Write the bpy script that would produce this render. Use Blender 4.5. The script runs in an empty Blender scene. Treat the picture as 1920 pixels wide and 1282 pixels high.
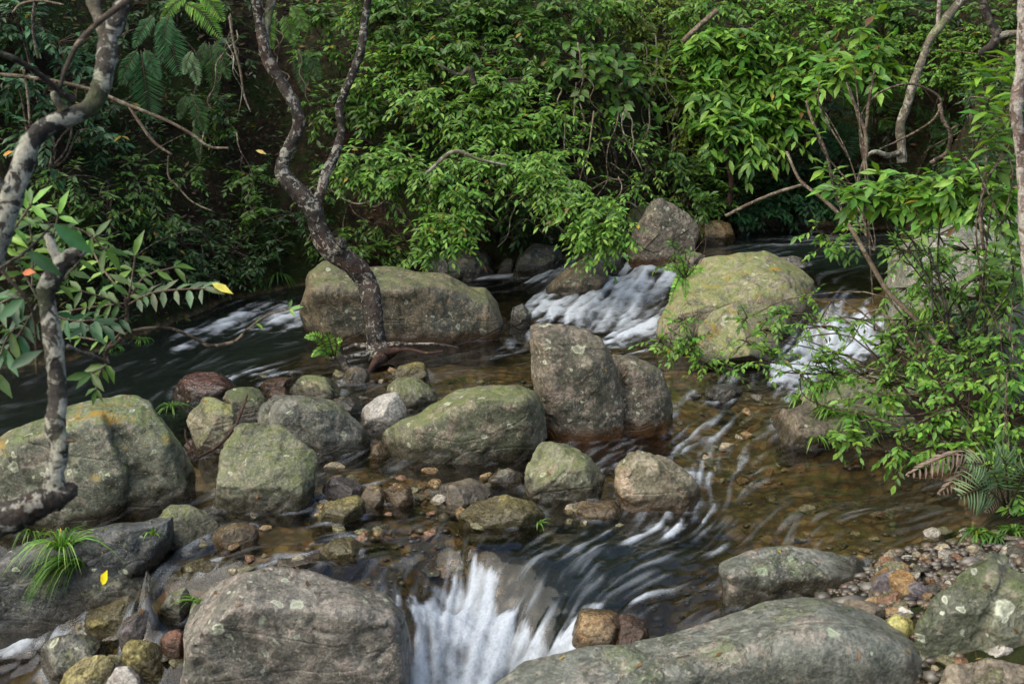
import bpy, bmesh, math, random
import numpy as np
from mathutils import Vector, Matrix
random.seed(7)
RNG = np.random.default_rng(7)
SC = bpy.context.scene
COL = SC.collection
R = math.radians

# ------------------------------------------------------------------ camera, sky, sun, exposure
CAM_H, PITCH, FPX = 2.1, R(11.7), 2318.0
cam_d = bpy.data.cameras.new('camera'); cam = bpy.data.objects.new('camera', cam_d); COL.objects.link(cam)
cam.location = (0, 0, CAM_H); cam.rotation_euler = (R(90) - PITCH, 0, 0)
cam_d.sensor_width = 36; cam_d.lens = 36 * FPX / 1920; cam_d.clip_start = .05; cam_d.clip_end = 400
cam_d.dof.use_dof = True; cam_d.dof.focus_distance = 8.6; cam_d.dof.aperture_fstop = 6.5
SC.camera = cam
world = bpy.data.worlds.new('World'); SC.world = world; world.use_nodes = True
wn = world.node_tree; wn.nodes.clear()
w_out = wn.nodes.new('ShaderNodeOutputWorld'); w_bg = wn.nodes.new('ShaderNodeBackground'); w_sky = wn.nodes.new('ShaderNodeTexSky')
SUN_EL, SUN_ROT = R(50), R(-118)
w_sky.sky_type = 'NISHITA'; w_sky.sun_disc = False; w_sky.sun_elevation = SUN_EL; w_sky.sun_rotation = SUN_ROT
w_sky.air_density = 1.0; w_sky.dust_density = 3.0; w_sky.ozone_density = 1.0; w_sky.altitude = 0
w_bg.inputs['Strength'].default_value = .10
wn.links.new(w_sky.outputs[0], w_bg.inputs[0]); wn.links.new(w_bg.outputs[0], w_out.inputs[0])
sun_d = bpy.data.lights.new('sun', 'SUN'); sun = bpy.data.objects.new('sun', sun_d); COL.objects.link(sun)
sun_d.energy = 1.5; sun_d.angle = R(88); sun_d.color = (1, .94, .80)
sd = Vector((math.sin(SUN_ROT) * math.cos(SUN_EL), math.cos(SUN_ROT) * math.cos(SUN_EL), math.sin(SUN_EL)))
sun.rotation_euler = sd.to_track_quat('Z', 'Y').to_euler()
SC.view_settings.view_transform = 'Standard'; SC.view_settings.look = 'None'
SC.view_settings.exposure = 1.52; SC.view_settings.gamma = 1; SC.view_settings.use_curve_mapping = False
SC.render.engine = 'CYCLES'
cy = SC.cycles
cy.use_denoising = True
try: cy.denoiser = 'OPENIMAGEDENOISE'
except Exception: pass
cy.max_bounces = 7; cy.diffuse_bounces = 3; cy.glossy_bounces = 3; cy.transmission_bounces = 4; cy.transparent_max_bounces = 12
cy.caustics_reflective = False; cy.caustics_refractive = False
cy.sample_clamp_indirect = 6

# ------------------------------------------------------------------ from photograph pixels (1920 x 1282) to places
CP, SP = math.cos(PITCH), math.sin(PITCH)
def ray(px, py):
    u, v = (px - 960) / FPX, (641 - py) / FPX
    return np.array([u, CP + v * SP, -SP + v * CP])
def PD(px, py, d):                       # the point of that ray at distance d ahead
    r = ray(px, py); return np.array([0, 0, CAM_H]) + r * (d / r[1])
def PZ(px, py, z):
    r = ray(px, py); return np.array([0, 0, CAM_H]) + r * ((z - CAM_H) / r[2])
def to_px(x, y, z):
    dz = z - CAM_H
    f = y * CP - dz * SP; v = y * SP + dz * CP
    return 960 + FPX * x / f, 641 - FPX * v / f

# ------------------------------------------------------------------ numpy noise
def _hash(ix, iy, iz, s):
    h = (ix.astype(np.uint32) * np.uint32(374761393) + iy.astype(np.uint32) * np.uint32(668265263) + iz.astype(np.uint32) * np.uint32(2147483647) + np.uint32(s * 977 + 13))
    h = (h ^ (h >> np.uint32(13))) * np.uint32(1274126177)
    h = h ^ (h >> np.uint32(16))
    return (h & np.uint32(0xffffff)).astype(np.float64) / 0xffffff * 2 - 1
def vnoise(p, s=0):                      # value noise, -1..1, p is n x 3
    p = p + 1000.0
    i = np.floor(p).astype(np.int64); f = p - i; f = f * f * f * (f * (f * 6 - 15) + 10)
    r = 0
    for dx in (0, 1):
        wx = f[:, 0] if dx else 1 - f[:, 0]
        for dy in (0, 1):
            wy = f[:, 1] if dy else 1 - f[:, 1]
            for dz in (0, 1):
                wz = f[:, 2] if dz else 1 - f[:, 2]
                r = r + wx * wy * wz * _hash(i[:, 0] + dx, i[:, 1] + dy, i[:, 2] + dz, s)
    return r
def fbm(p, octv=4, s=0, gain=.5):
    a, t = 1.0, 0
    for k in range(octv):
        t = t + a * vnoise(p * 2.03 ** k, s + k); a *= gain
    return t
def sstep(a, b, x):
    t = np.clip((x - a) / (b - a), 0, 1); return t * t * (3 - 2 * t)

# ------------------------------------------------------------------ mesh helpers
def mk_mesh(name, verts, tris=None, quads=None, attrs=None, mat=None, smooth=True):
    verts = np.asarray(verts, dtype=np.float32)
    me = bpy.data.meshes.new(name)
    nt = 0 if tris is None else len(tris); nq = 0 if quads is None else len(quads)
    me.vertices.add(len(verts)); me.vertices.foreach_set('co', verts.ravel())
    idx = []
    if nt: idx.append(np.asarray(tris, dtype=np.int32).ravel())
    if nq: idx.append(np.asarray(quads, dtype=np.int32).ravel())
    idx = np.concatenate(idx)
    me.loops.add(len(idx)); me.loops.foreach_set('vertex_index', idx)
    me.polygons.add(nt + nq)
    st = np.concatenate([np.arange(nt) * 3, nt * 3 + np.arange(nq) * 4]).astype(np.int32)
    me.polygons.foreach_set('loop_start', st)
    me.update(calc_edges=True)
    me.polygons.foreach_set('use_smooth', np.full(nt + nq, smooth))
    for k, v in (attrs or {}).items():
        v = np.asarray(v, dtype=np.float32)
        if v.ndim == 1:
            a = me.attributes.new(k, 'FLOAT', 'POINT'); a.data.foreach_set('value', v)
        else:
            a = me.attributes.new(k, 'FLOAT_COLOR', 'POINT')
            c = np.ones((len(v), 4), dtype=np.float32); c[:, :3] = v; a.data.foreach_set('color', c.ravel())
    if mat: me.materials.append(mat)
    return me
def link(name, me, parent=None, loc=None):
    o = bpy.data.objects.new(name, me); COL.objects.link(o)
    if loc is not None: o.location = loc
    if parent is not None: o.parent = parent
    return o
def tag(o, label=None, cat=None, group=None, kind=None):
    if label: o['label'] = label
    if cat: o['category'] = cat
    if group: o['group'] = group
    if kind: o['kind'] = kind
    return o
def thing(name, label, cat, loc, group=None):
    o = bpy.data.objects.new(name, None); o.empty_display_size = .1; COL.objects.link(o); o.location = loc
    return tag(o, label, cat, group)
class MB:                                # gathers triangles / quads with a colour per vertex
    def __init__(s): s.v = []; s.t = []; s.q = []; s.c = []; s.n = 0
    def add(s, v, t=None, q=None, c=None):
        v = np.asarray(v, dtype=float)
        if t is not None and len(t): s.t.append(np.asarray(t) + s.n)
        if q is not None and len(q): s.q.append(np.asarray(q) + s.n)
        s.v.append(v); s.c.append(np.zeros((len(v), 3)) if c is None else np.broadcast_to(c, (len(v), 3)))
        s.n += len(v)
    def mesh(s, name, mat, origin=(0, 0, 0), smooth=True):
        return mk_mesh(name, np.concatenate(s.v) - np.asarray(origin), np.concatenate(s.t) if s.t else None,
                       np.concatenate(s.q) if s.q else None, {'tint': np.concatenate(s.c)}, mat, smooth)

def spline(pts, n):                      # catmull-rom through pts (k x m) giving n samples
    pts = np.asarray(pts, dtype=float); k = len(pts)
    if k == 2: t = np.linspace(0, 1, n)[:, None]; return pts[0] * (1 - t) + pts[1] * t
    e = np.vstack([2 * pts[0] - pts[1], pts, 2 * pts[-1] - pts[-2]])
    t = np.linspace(0, k - 1 - 1e-6, n); i = t.astype(int); f = (t - i)[:, None]
    p0, p1, p2, p3 = e[i], e[i + 1], e[i + 2], e[i + 3]
    return .5 * (2 * p1 + (p2 - p0) * f + (2 * p0 - 5 * p1 + 4 * p2 - p3) * f ** 2 + (3 * p1 - p0 - 3 * p2 + p3) * f ** 3)
def tube(pts, sides=8, seg=None, knob=0, seed=0, detail=0):   # pts: rows x,y,z,radius -> verts, quads
    pts = np.asarray(pts, dtype=float)
    L = np.sum(np.linalg.norm(np.diff(pts[:, :3], axis=0), axis=1))
    if seg is None: seg = max(3, int(len(pts) * 3))
    s = spline(pts, seg + 1); c = s[:, :3]; r = np.maximum(s[:, 3], 1e-4)
    t = np.gradient(c, axis=0); t /= np.linalg.norm(t, axis=1)[:, None] + 1e-9
    ref = np.array([.3, 1, .2]); ref = ref / np.linalg.norm(ref)
    a = np.cross(t, ref); a /= np.linalg.norm(a, axis=1)[:, None] + 1e-9
    for i in range(1, len(a)):
        a[i] = a[i - 1] - t[i] * np.dot(a[i - 1], t[i]); a[i] /= np.linalg.norm(a[i]) + 1e-9
    b = np.cross(t, a)
    th = np.linspace(0, 2 * math.pi, sides, endpoint=False)
    d = a[:, None, :] * np.cos(th)[None, :, None] + b[:, None, :] * np.sin(th)[None, :, None]
    rr = np.repeat(r[:, None], sides, 1)
    if knob:
        q = (c[:, None, :] + d * r[:, None, None]).reshape(-1, 3)
        rm = float(np.max(r))
        k = fbm(q / (rm * 2.2), 3, seed) * knob
        if detail: k = k + fbm(q / (rm * .35), 3, seed + 9) * detail
        rr = rr * (1 + k.reshape(rr.shape))
    v = (c[:, None, :] + d * rr[:, :, None]).reshape(-1, 3)
    n = len(c); i = np.arange(n - 1)[:, None] * sides; j = np.arange(sides)[None, :]; j2 = (j + 1) % sides
    q = np.stack([i + j, i + j2, i + sides + j2, i + sides + j], -1).reshape(-1, 4)
    v = np.vstack([v, c[-1] + t[-1] * r[-1] * .5, c[0]])
    e = np.arange(sides); e2 = (e + 1) % sides; base = (n - 1) * sides
    tr = np.vstack([np.stack([base + e, base + e2, np.full(sides, n * sides)], -1), np.stack([e2, e, np.full(sides, n * sides + 1)], -1)])
    return v, q, tr

# ------------------------------------------------------------------ shader helpers
def new_mat(name):
    m = bpy.data.materials.new(name); m.use_nodes = True; m.node_tree.nodes.clear(); return m
class NT:
    def __init__(s, m): s.t = m.node_tree
    def n(s, ty, ins=None, **at):
        x = s.t.nodes.new('ShaderNode' + ty)
        for k, v in at.items(): setattr(x, k, v)
        for k, v in (ins or {}).items():
            if isinstance(v, bpy.types.NodeSocket): s.t.links.new(v, x.inputs[k])
            else: x.inputs[k].default_value = v
        return x
    def math(s, op, a, b=0.0, c=None, clamp=False):
        d = {0: a, 1: b}
        if c is not None: d[2] = c
        return s.n('Math', d, operation=op, use_clamp=clamp).outputs[0]
    def rng(s, v, a, b, c=0.0, d=1.0):
        return s.n('MapRange', {0: v, 1: a, 2: b, 3: c, 4: d}, interpolation_type='SMOOTHSTEP').outputs[0]
    def mix(s, f, a, b, mode='MIX'):
        x = s.n('Mix', data_type='RGBA', blend_type=mode)
        for k, v in ((0, f), (6, a), (7, b)):
            if isinstance(v, bpy.types.NodeSocket): s.t.links.new(v, x.inputs[k])
            else: x.inputs[k].default_value = v if k == 0 else (tuple(v) + (1,))[:4]
        return x.outputs[2]
    def noise(s, vec, sc, det=5, ro=.55, dis=0.0):
        return s.n('TexNoise', {'Vector': vec, 'Scale': sc, 'Detail': det, 'Roughness': ro, 'Distortion': dis}).outputs[0]
    def attr(s, name, out='Fac'):
        return s.n('Attribute', attribute_name=name, attribute_type='GEOMETRY').outputs[out]
    def bump(s, h, st, dist, nrm=None):
        d = {'Height': h, 'Strength': st, 'Distance': dist}
        if nrm is not None: d['Normal'] = nrm
        return s.n('Bump', d).outputs[0]
    def out(s, sh): s.n('OutputMaterial', {'Surface': sh})

def rock_mat(name, c1, c2, c3, moss=.5, mosscol=(.07, .085, .020), lich=.35, lichcol=(.40, .42, .29), ochre=0., orange=.0, streak=.3, rough=.52, sc=1., seed=0, soak=1.0, mossz=.35, dark=0.):
    m = new_mat(name); N = NT(m)
    pos0 = N.n('NewGeometry').outputs['Position']; nz = N.n('SeparateXYZ', {0: N.n('NewGeometry').outputs['Normal']}).outputs[2]
    pos = N.n('VectorMath', {0: pos0, 1: (seed * 3.7, seed * 1.3, seed * .7)}, operation='ADD').outputs[0]
    big = N.noise(pos, 1.7 * sc, 6, .62, .4); mid = N.noise(pos, 8 * sc, 8, .68, .3); fin = N.noise(pos, 70, 5, .7)
    b2 = N.noise(pos, 3.1 * sc, 7, .65, .8)
    col = N.mix(N.rng(big, .4, .6), c1, c2)
    col = N.mix(N.rng(mid, .5, .64), col, c3)
    cell = N.n('TexVoronoi', {'Vector': pos, 'Scale': 55.0 * sc, 'Randomness': 1.0})
    col = N.mix(N.math('MULTIPLY', N.rng(cell.outputs['Distance'], .34, .1), N.rng(b2, .45, .62, .0, .75)), col, (.36, .33, .27))
    mp = N.n('Mapping', {'Vector': pos, 'Scale': (6, 6, 1.2)}).outputs[0]
    stk = N.noise(mp, 2.2, 6, .65, .5)
    col = N.mix(N.math('MULTIPLY', N.rng(stk, .5, .66), streak), col, (.02, .022, .016))
    g = N.math('MULTIPLY', N.rng(fin, .28, .72, .55, 1.45), N.rng(N.noise(pos, 24 * sc, 6, .7), .3, .7, .72, 1.28))
    col = N.mix(1.0, col, N.n('CombineColor', {0: g, 1: g, 2: g}).outputs[0], 'MULTIPLY')
    m2 = N.noise(pos, 13 * sc, 7, .72, .6); m3 = N.noise(pos, 34 * sc, 6, .75, .4)
    col = N.mix(N.math('MULTIPLY', N.rng(m2, .52, .60), .62), col, tuple(x * .42 for x in c1))
    col = N.mix(N.math('MULTIPLY', N.rng(m3, .56, .62), N.rng(b2, .35, .6, .25, .9)), col, tuple(min(.45, x * 1.55) for x in c3))
    # moss on what faces up
    mf = N.math('MULTIPLY', N.rng(nz, mossz - .35, mossz + .45), N.rng(N.math('ADD', N.math('MULTIPLY', b2, .7), N.math('MULTIPLY', mid, .35)), .64 - .3 * moss, .68 - .24 * moss))
    mcol = N.mix(N.rng(fin, .3, .7), mosscol, tuple(x * 2.2 for x in mosscol))
    col = N.mix(N.math('MULTIPLY', N.math('MULTIPLY', mf, N.rng(m2, .40, .56, .12, 1.0)), min(1, .35 + moss * .4)), col, mcol)
    if ochre:
        of = N.math('MULTIPLY', N.rng(N.noise(pos, 5.5, 6, .7, 1.2), .60 - ochre * .1, .68 - ochre * .06), N.rng(nz, -.1, .4))
        col = N.mix(N.math('MULTIPLY', of, .85), col, (.26, .16, .012))
    if lich:
        wob = N.n('VectorMath', {0: pos, 1: N.n('VectorMath', {0: N.n('TexNoise', {'Vector': pos, 'Scale': 14.0, 'Detail': 4.0}).outputs['Color'], 1: (.09, .09, .09)}, operation='MULTIPLY').outputs[0]}, operation='ADD').outputs[0]
        for sc_, th in ((5.5, .20), (14., .24)):
            vo = N.n('TexVoronoi', {'Vector': wob, 'Scale': sc_, 'Randomness': 1.0})
            rnd = N.n('SeparateColor', {0: vo.outputs['Color']}).outputs[0]
            f = N.math('MULTIPLY', N.rng(vo.outputs['Distance'], th, th * .72), N.rng(rnd, 1 - lich, 1 - lich + .05))
            ring = N.rng(vo.outputs['Distance'], th * .3, th * .8, .35, 1.0)
            col = N.mix(N.math('MULTIPLY', N.math('MULTIPLY', f, ring), N.rng(m3, .3, .5, .35, .95)), col, lichcol)
    hw = N.math('ADD', N.attr('hw'), N.math('MULTIPLY', N.math('SUBTRACT', mid, .5), .16))
    if orange:
        col = N.mix(N.math('MULTIPLY', N.rng(hw, .11, .02), orange), col, (.27, .095, .010))
    wet = N.rng(hw, .115 * soak, .06 * soak)
    if dark: col = N.mix(dark, col, (.02, .022, .02))
    col = N.mix(N.math('MULTIPLY', wet, .78), col, (.022, .017, .009))
    rg = N.math('SUBTRACT', N.rng(fin, .2, .8, rough - .12, rough + .12), N.math('MULTIPLY', wet, rough - .22))
    crk = N.n('TexVoronoi', {'Vector': N.n('Mapping', {'Vector': pos, 'Rotation': (.4, .3, .9), 'Scale': (1, 2.2, 2.6)}).outputs[0], 'Scale': 1.5 * sc}, feature='DISTANCE_TO_EDGE').outputs[0]
    nb = N.bump(mid, .55, .035); nb = N.bump(N.noise(pos, 26 * sc, 6, .7), .45, .012, nb); nb = N.bump(fin, .5, .006, nb)
    nb = N.bump(N.math('MULTIPLY', mf, N.math('ADD', m3, .5)), .6, .02, nb)
    nb = N.bump(N.rng(crk, .0, .03), .25, .02, nb)
    nb = N.bump(N.rng(cell.outputs['Distance'], .5, .1), .25, .004, nb)
    N.out(N.n('BsdfPrincipled', {'Base Color': col, 'Roughness': rg, 'Normal': nb, 'Specular IOR Level': .45}).outputs[0])
    return m

def leaf_mat(name, rough=.42, trans=.28, spec=.35):
    m = new_mat(name); N = NT(m)
    c = N.attr('tint', 'Color'); pos = N.n('NewGeometry').outputs['Position']
    v = N.rng(N.noise(pos, 30, 3), .3, .7, .82, 1.18)
    c = N.mix(1.0, c, N.n('CombineColor', {0: v, 1: v, 2: v}).outputs[0], 'MULTIPLY')
    p = N.n('BsdfPrincipled', {'Base Color': c, 'Roughness': rough, 'Specular IOR Level': spec}).outputs[0]
    t = N.n('BsdfTranslucent', {'Color': N.mix(1.0, c, (1.7, 1.7, .6), 'MULTIPLY')}).outputs[0]
    N.out(N.n('MixShader', {0: trans, 1: p, 2: t}).outputs[0]); return m
def bark_mat(name, dark=(.018, .015, .012), mid=(.10, .08, .06), pale=(.36, .35, .30), amt=.5, green=0., red=0., sc=1., seed=0):
    m = new_mat(name); N = NT(m)
    pos = N.n('VectorMath', {0: N.n('NewGeometry').outputs['Position'], 1: (seed * 2.3, seed, 0)}, operation='ADD').outputs[0]
    a = N.noise(pos, 7 * sc, 8, .7, .8); b = N.noise(pos, 19 * sc, 7, .7, .5); f = N.noise(pos, 90 * sc, 5, .7)
    lg = N.noise(pos, 3.2, 4, .5)
    col = N.mix(N.rng(a, .4, .62), dark, mid)
    col = N.mix(N.rng(N.math('ADD', N.math('MULTIPLY', b, .8), N.math('MULTIPLY', lg, .25)), .575 - .1 * amt, .605 - .1 * amt), col, pale)
    if green: col = N.mix(N.math('MULTIPLY', N.rng(N.noise(pos, 4.5, 6, .6), .5, .62), green), col, (.14, .18, .05))
    if red: col = N.mix(N.math('MULTIPLY', N.rng(N.noise(pos, 6.1, 5, .6), .5, .64), red), col, (.17, .06, .025))
    g = N.rng(f, .25, .75, .6, 1.3)
    col = N.mix(1.0, col, N.n('CombineColor', {0: g, 1: g, 2: g}).outputs[0], 'MULTIPLY')
    nb = N.bump(b, .9, .03); nb = N.bump(f, .6, .006, nb)
    nb = N.bump(N.noise(N.n('Mapping', {'Vector': pos, 'Scale': (1, 1, .35)}).outputs[0], 45 * sc, 5, .7), .6, .012, nb)
    N.out(N.n('BsdfPrincipled', {'Base Color': col, 'Roughness': .75, 'Normal': nb, 'Specular IOR Level': .3}).outputs[0]); return m
# ------------------------------------------------------------------ the water's level, the bed and the banks
WC = [(1300,460,.45),(1400,440,.45),(1600,450,.45),(1700,480,.45),(1650,520,.44),(1550,540,.43),(1560,572,.40),(1600,470,.45),(1800,440,.46),
 (1250,480,.44),(1180,490,.42),(1130,495,.42),(1200,500,.40),(1150,522,.28),(1200,545,.25),(1230,520,.34),(1100,570,.15),(1050,600,.08),
 (1200,600,.12),(1180,640,.05),(1000,570,.12),(950,540,.14),(900,520,.18),(1050,500,.33),(1000,510,.25),
 (600,560,.07),(560,585,.05),(450,610,.0),(300,640,-.03),(100,700,-.04),(0,800,-.05),(300,700,-.03),(-300,800,-.06),
 (700,680,0),(900,680,.01),(950,650,.03),(850,740,-.01),(980,700,0),(1250,680,.03),(1350,700,.03),(1300,760,0),(1200,830,-.06),(1350,850,-.06),
 (1560,597,.28),(1600,610,.24),(1530,650,.1),(1620,600,.28),(1600,640,.15),(1480,690,.04),(1550,690,.05),(1450,720,.02),(1700,640,.2),
 (1500,850,-.05),(1700,880,-.05),(1600,960,-.05),(1800,990,-.05),(1400,950,-.09),(1650,1040,-.06),(1300,900,-.05),(1200,970,-.11),(1300,985,-.12),
 (700,900,-.06),(850,900,-.05),(500,1000,-.1),(700,1000,-.1),(900,1000,-.10),(450,1050,-.12),(1050,1000,-.12),(1200,1030,-.14),(600,780,-.02),
 (420,740,-.03),(650,720,-.01),(880,1045,-.14),(940,1060,-.15),(1000,1095,-.2),(1100,1100,-.20),(1250,1080,-.17),(870,1090,-.25),(850,1140,-.34),
 (950,1160,-.33),(1060,1190,-.31),(1060,1140,-.25),(900,1230,-.43),(800,1280,-.48),(1000,1240,-.44),(1130,1215,-.33),(760,1150,-.25),(700,1050,-.12),(1200,1130,-.22),
 (1300,1130,-.2),(1400,1150,-.2),(200,1020,-.15),(150,1060,-.2),(110,1100,-.35),(80,1150,-.5),(0,1200,-.55),(60,1250,-.57),(200,1270,-.58),(300,1150,-.3),
 (280,1100,-.16),(0,1380,-.62),(600,1380,-.6),(1000,1380,-.6),(1300,1300,-.35),(1800,1250,-.05),(-200,1200,-.55),(-150,1000,-.2)]
_wp = np.array([PZ(*c) for c in WC]); _wc = _wp[:, :2]; _wz = _wp[:, 2]
_K = np.linalg.norm(_wc[:, None] - _wc[None], axis=2) + np.eye(len(_wc)) * .02
_ww = np.linalg.solve(_K, _wz - _wz.mean())
def W(x, y):
    x = np.atleast_1d(np.asarray(x, float)); y = np.atleast_1d(np.asarray(y, float)); o = np.zeros(x.shape)
    for c, w in zip(_wc, _ww): o += w * np.hypot(x - c[0], y - c[1])
    return np.clip(o + _wz.mean(), -.66, .52)
def hitW(px, py):
    z = 0.0
    for _ in range(14):
        p = PZ(px, py, z); z = .5 * z + .5 * float(W(p[0], p[1])[0])
    return PZ(px, py, z)
SHORE = [(-500,760),(-200,720),(0,690),(120,680),(230,640),(330,600),(430,562),(520,545),(575,532),(700,525),(850,515),(930,503),(1050,488),(1180,478),
 (1300,452),(1400,432),(1550,426),(1690,430),(1700,470),(1690,560),(1740,600),(1720,680),(1540,735),(1450,780),(1560,835),(1720,850),(1790,920),(1830,990),(1800,1030),
 (1660,1050),(1560,1120),(1400,1160),(1380,1420),(900,1500),(100,1500),(-400,1450),(-600,1100)]
_sp = np.array([hitW(*s)[:2] for s in SHORE])
def shore_dist(x, y):                    # metres outside the stream (negative in it)
    x = np.asarray(x, float); y = np.asarray(y, float)
    d = np.full(x.shape, 1e9); ins = np.zeros(x.shape, bool); n = len(_sp)
    for i in range(n):
        ax, ay = _sp[i]; bx, by = _sp[(i + 1) % n]
        t = np.clip(((x - ax) * (bx - ax) + (y - ay) * (by - ay)) / ((bx - ax) ** 2 + (by - ay) ** 2 + 1e-12), 0, 1)
        d = np.minimum(d, np.hypot(x - ax - t * (bx - ax), y - ay - t * (by - ay)))
        c = ((ay > y) != (by > y)) & (x < (bx - ax) * (y - ay) / (by - ay + 1e-12) + ax)
        ins ^= c
    return np.where(ins, -d, d)
DEEP = [(0,780,.75),(150,740,.7),(300,680,.6),(450,640,.5),(560,600,.35),(620,700,.14),(800,690,.13),(950,690,.14),(1250,700,.16),(900,520,.3),(1100,560,.3),(1200,600,.3),
 (1000,600,.25),(1400,470,.42),(1600,470,.45),(1300,470,.4),(1560,560,.12),(1560,640,.3),(1450,740,.22),(1300,800,.20),(1330,960,.28),(1380,870,.22),(1500,900,.20),(1650,950,.17),(1700,1020,.07),(1450,1000,.22),
 (1100,1060,.5),(1000,1060,.4),(1180,1070,.45),(1100,1110,.4),(900,1150,.3),(850,1250,.3),(1240,1150,.06),(600,900,.07),(700,1000,.09),(850,950,.08),(950,990,.08),(450,1030,.08),(600,780,.08),(300,1040,.08),(50,1200,.2),(250,1250,.08)]
_dp = np.array([list(hitW(a, b)[:2]) + [c] for a, b, c in DEEP])
def depth(x, y):
    s = 0; w = 0
    for a, b, c in _dp:
        q = 1 / ((x - a) ** 2 + (y - b) ** 2 + .05) ** 1.6; s = s + q * c; w = w + q
    return s / w
def GROUND(x, y):
    x = np.atleast_1d(np.asarray(x, float)); y = np.atleast_1d(np.asarray(y, float))
    s = shore_dist(x, y); w = W(x, y); p = np.stack([x, y, x * 0], -1)
    k = .30 + 1.45 * sstep(6.5, 10.5, y - .5 * x)
    nz = fbm(p * 1.1, 5, 3)
    out = np.maximum(s, 0)
    up = w + k * out * (1 - .35 * sstep(0, 9, out)) + .10 * nz * sstep(0, .6, out) + .35 * fbm(p * .45, 3, 8) * sstep(.3, 2.5, out) + .05 * sstep(0, .1, out)
    up = up + (y > 9) * .25 * np.maximum(0, fbm(p * 2.3, 3, 5)) * sstep(.1, .7, out)
    dn = w - depth(x, y) * sstep(0, .30, -s) + .02 * fbm(p * 6, 3, 4) * sstep(0, .2, -s)
    return np.where(s > 0, up, dn)
def hitG(px, py, dmin=4., dmax=26.):
    r = ray(px, py); d = np.linspace(dmin, dmax, 700); P = np.array([0, 0, CAM_H]) + r[None] * (d / r[1])[:, None]
    g = np.maximum(GROUND(P[:, 0], P[:, 1]), W(P[:, 0], P[:, 1])); b = np.nonzero(P[:, 2] < g)[0]
    return P[b[0]] if len(b) else P[-1]

def fan(ny, nx, y0, y1, tmax):
    v = y0 * (y1 / y0) ** np.linspace(0, 1, ny); t = np.linspace(-tmax, tmax, nx)
    Y = np.repeat(v[:, None], nx, 1); X = Y * t[None, :]
    i = np.arange(ny - 1)[:, None] * nx; j = np.arange(nx - 1)[None]
    q = np.stack([i + j, i + j + 1, i + nx + j + 1, i + nx + j], -1).reshape(-1, 4)
    return X, Y, q

# ground: bed and banks in one sheet
def ground_material():
    m = new_mat('stream_bed_and_soil'); N = NT(m); pos = N.n('NewGeometry').outputs['Position']; hw = N.attr('hw')
    a = N.noise(pos, 2.2, 6, .6, .5); b = N.noise(pos, 11, 7, .7); f = N.noise(pos, 60, 4, .7)
    vo = N.n('TexVoronoi', {'Vector': pos, 'Scale': 13.0}); vo2 = N.n('TexVoronoi', {'Vector': pos, 'Scale': 38.0})
    rc = N.n('SeparateColor', {0: vo.outputs['Color']}).outputs[0]; rc2 = N.n('SeparateColor', {0: vo2.outputs['Color']}).outputs[1]
    bed = N.mix(N.rng(a, .35, .65), (.125, .095, .050), (.06, .055, .034))
    bed = N.mix(N.rng(rc, .5, .9, 0, .7), bed, (.26, .19, .09)); bed = N.mix(N.rng(rc2, .6, .95, 0, .6), bed, (.20, .09, .03))
    bed = N.mix(N.rng(vo.outputs['Distance'], .35, .6, 0, .55), bed, (.03, .024, .012))
    soil = N.mix(N.rng(b, .4, .6), (.010, .008, .005), (.028, .018, .010))
    soil = N.mix(N.math('MULTIPLY', N.rng(N.noise(pos, 1.6, 6, .7), .44, .6), N.rng(f, .3, .6, .3, 1)), soil, (.018, .032, .006))
    soil = N.mix(N.rng(rc2, .88, .95, 0, .5), soil, (.07, .045, .025))
    col = N.mix(N.rng(N.math('ADD', hw, N.math('MULTIPLY', b, .06)), .02, .09), bed, soil)
    nb = N.bump(b, .8, .06); nb = N.bump(vo.outputs['Distance'], .6, .03, nb); nb = N.bump(f, .6, .01, nb)
    N.out(N.n('BsdfPrincipled', {'Base Color': col, 'Roughness': .8, 'Normal': nb, 'Specular IOR Level': .12}).outputs[0]); return m
gx, gy, gq = fan(340, 300, 3.0, 42., .95)
gz = GROUND(gx.ravel(), gy.ravel())
g = link('ground', mk_mesh('ground', np.stack([gx.ravel(), gy.ravel(), gz], -1), quads=gq, attrs={'hw': gz - W(gx.ravel(), gy.ravel())}, mat=ground_material()))
tag(g, 'dark forest bank soil running down into an amber gravel stream bed', kind='structure')

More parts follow.
